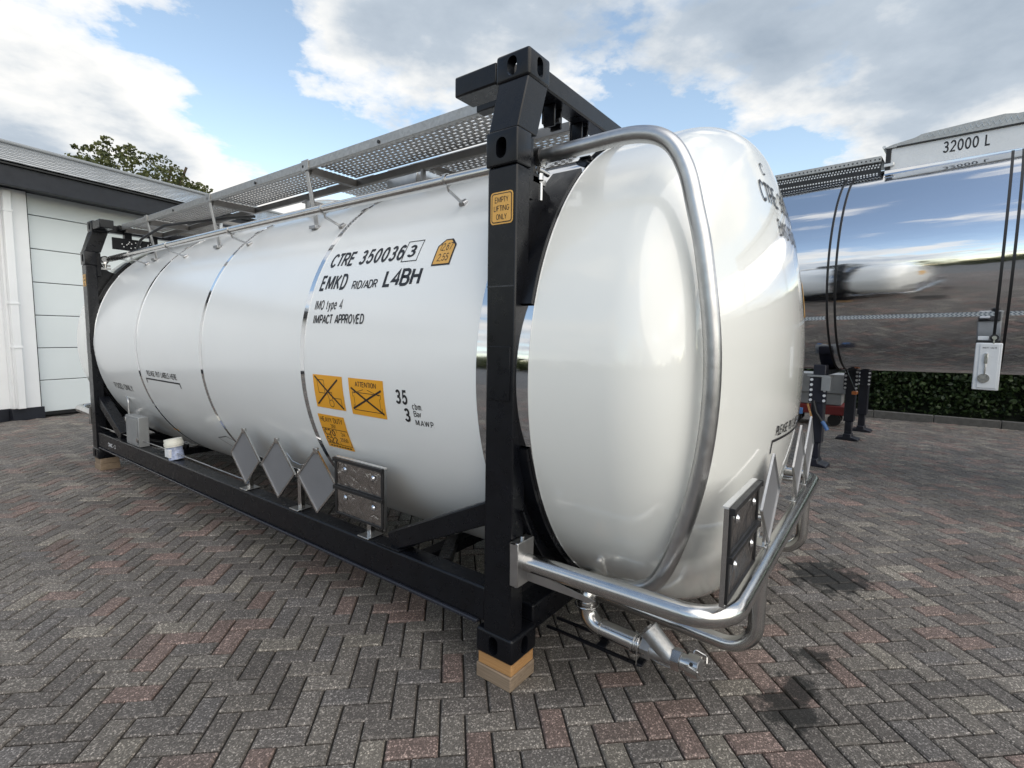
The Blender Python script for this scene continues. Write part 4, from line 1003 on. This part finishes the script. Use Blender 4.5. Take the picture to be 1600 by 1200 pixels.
MB().box(-1.33, -1.2, -2.15, -2.07, 1.635, 1.675).build('hinge_block', 'plate_white', vb, bevel=.004)
MB().box(-1.345, -1.18, -2.235, -2.06, 1.602, 1.634).build('hinge_bar', 'rubber_black', vb)
# top: perforated walkway, spill box with the volume board, ribbed lid
LX = -.6
tw_ = MB().box(LX-.012, LX+.0, -1.06, 2.0, 3.735, 3.80).box(LX+.001, LX+.6, -1.06, 2.0, 3.79, 3.796).build('trailer_walkway', 'galvanised', trl, bevel=.003)
b = MB(); y = -1.05
while y < 1.95: b.box(LX-.0145, LX-.0125, y, y+.014, 3.755, 3.772); y += .045
b.build('walkway_slots', 'rubber_black', tw_)
MB().box(LX+.02, LX+.026, -1.06, 2.0, 3.55, 3.734).build('walkway_kick_plate', 'rubber_black', tw_)
b = MB()
for q, z in enumerate((3.700, 3.672, 3.600)):
    y = -1.05+q*.01
    while y < 1.95: b.box(LX+.017, LX+.0195, y, y+.016, z, z+.016); y += .032
o = b.build('kick_plate_holes', 'plate_white', tw_); o['kind'] = 'stuff'
sbx = MB().box(LX, LX+.012, -5.2, -1.15, 3.62, 3.86).build('volume_board', 'plate_white', trl, bevel=.002)
MB().box(LX+.02, LX+.9, -5.2, -1.13, 3.60, 3.85).build('spill_box', 'stainless_dull', sbx)
MB().box(LX-.012, LX+.02, -1.148, -1.10, 3.58, 3.88).build('board_end', 'rubber_black', sbx, bevel=.004)
MB().box(LX-.03, LX-.013, -1.19, -1.09, 3.655, 3.695).build('board_catch', 'stainless', sbx, bevel=.006)
MB().box(LX-.02, LX+.01, -5.2, -1.10, 3.575, 3.618).build('board_sill', 'chrome', sbx, bevel=.004)
lettering('lettering', '32000 L', 1.62, 3.705, .385, .125, lambda u, v: (LX-.0015, -u, v+.0), 'print_black', sbx, .02)
lid = MB().prism([(1.08, 3.875), (1.16, 3.90), (1.36, 3.93), (1.42, 3.955), (2.1, 3.995), (2.2, 3.975), (5.2, 3.975), (5.2, 3.865), (1.12, 3.865)], (LX-.02, 0, 0), (0, -1, 0), (0, 0, 1), (1, 0, 0), .9).build('tread_plate_lid', 'galvanised', trl, smooth=False)
MB().cyl((LX-.03, -1.08, 3.885), (LX+.9, -1.08, 3.885), .018, n=14).build('lid_hinge', 'stainless', lid)
b = MB()
for i in range(26):
    yy = -1.45-.045*i; b.bar((LX-.022, yy, 3.905), (LX-.022, yy-.03, 3.955 if i > 1 else 3.945), .004, .006, (1, 0, 0)).bar((LX-.022, yy-.022, 3.955 if i > 1 else 3.945), (LX-.022, yy-.045, 3.905), .004, .006, (1, 0, 0))
b.build('tread_pattern', 'stainless_dull', lid)
MB().box(LX-.024, LX-.021, -5.2, -1.2, 3.862, 3.874).build('lid_seal', 'rubber_black', lid)
# landing legs
def leg(x, y, lab, s_=1.0, bolts=True):
    L_ = MB().box(x-.075, x+.075, y-.07, y+.07, .30, 1.30).box(x-.055, x+.055, y-.05, y+.05, .07, .30).build('landing_leg', 'navy_leg', trl, bevel=.01, label=lab)
    MB().prism([(-.16, 0), (.16, 0), (.15, .03), (.06, .05), (.05, .10), (-.05, .10), (-.06, .05), (-.15, .03)], (x-.12, y, .0), (0, 1, 0), (0, 0, 1), (1, 0, 0), .24).build('leg_foot', 'navy_leg', L_, bevel=.008)
    MB().box(x-.09, x-.076, y-.10, y+.10, .82, 1.14).build('bolt_plate', 'navy_leg', L_, bevel=.004)
    for s2 in (-1, 1):
        for k in range(5): MB().cyl((x-.09, y+s2*.075, .85+k*.065), (x-.105, y+s2*.075, .85+k*.065), .018, n=8).build('bolt', 'plate_white', L_)
    MB().box(x-.11, x+.11, y-.13, y+.13, 1.145, 1.17).build('leg_head', 'box_grey', L_, bevel=.004)
    return L_
l1 = leg(-.73, -.62, 'near dark navy landing leg half hidden by the white tank end')
leg(1.62, -.60, 'dark navy landing leg with wide foot in front of the hedge'); leg(2.72, -.62, 'rearmost dark landing leg next to the hedge')
MB().box(-.72, 2.9, -.70, -.54, 1.175, 1.23).build('leg_crossbeam', 'navy_leg', trl)
MB().box(-.60, 2.6, -.62, -.58, .55, .59).build('leg_axle', 'navy_leg', trl) if False else None
MB().box(-.86, -.84, -.76, -.66, .98, 1.15).build('grey_plate', 'box_grey', l1, bevel=.003)
MB().tube(arc_path([(-.82, -.58, .84), (-.84, -.62, .70), (-.85, -.70, .58)], .06, 6), .018, 10).build('air_line', 'rubber_black', l1)
MB().tube([(-.85, -.70, .59), (-.86, -.73, .55), (-.87, -.765, .49)], .024, 12).build('coupling', 'blue_plastic', l1)
MB().box(-.86, -.82, -.47, -.43, .66, .74).build('coupling', 'blue_plastic', l1, bevel=.004)
MB().bar((-.84, -.52, .80), (-.85, -.58, .62), .012, .02).build('strap', 'timber_fresh', l1)
ml = MB().box(.35, .47, -.86, -.80, .85, .9).build('marker_light', 'orange_lens', trl, bevel=.008); MB().bar((.41, -.83, .9), (.41, -.7, 1.2), .02, .02).build('marker_arm', 'rubber_black', ml)
# tyres and axles of the trailer's rear (beyond the right edge of the photo)
for y in (-6.0, -7.3):
    for sx in (-1, 1):
        tyre = MB().lathe([(-.17, .36), (-.18, .46), (-.15, .52), (.15, .52), (.18, .46), (.17, .36)], (0, 0, 0), n=40); tyre.v = [(sx*1.05+b_, y+a, .52+c) for a, b_, c in tyre.v]
        ty = tyre.build('wheel', 'rubber_black', trl); rim = MB().lathe([(-.15, .355), (-.05, .30), (-.03, .10), (0, .01)], (0, 0, 0), n=32); rim.v = [(sx*1.05+sx*-b_, y+a, .52+c) for a, b_, c in rim.v]; rim.build('rim', 'stainless_dull', ty)
    MB().box(-.9, .9, y-.06, y+.06, .46, .58).build('axle', 'rubber_black', trl)
MB().box(-.5, -.35, -8.4, -4.8, .7, 1.24).box(.35, .5, -8.4, -4.8, .7, 1.24).build('chassis_rail', 'navy_leg', trl)

# red and grey equipment cart behind the trailer legs
ct = thing('equipment_cart', 'small grey equipment cart with red skirt seen under the trailer', 'cart', (9.6, -.32, 0))
MB().box(9.4, 10.1, -.62, .35, .62, .98).build('control_box', 'box_grey', ct, bevel=.01)
MB().box(9.42, 10.1, -.55, .3, .40, .62).build('lower_body', 'box_grey', ct, bevel=.01)
MB().box(9.38, 10.12, -.64, .37, .22, .39).build('skirt', 'red_paint', ct, bevel=.01)
MB().box(9.385, 9.399, -.28, -.16, .70, .86).build('panel', 'rubber_black', ct)
for y in (-.45, .2):
    for x in (9.55, 9.95): MB().cyl((x-.05, y, .11), (x+.05, y, .11), .11, n=18).build('wheel', 'rubber_black', ct)
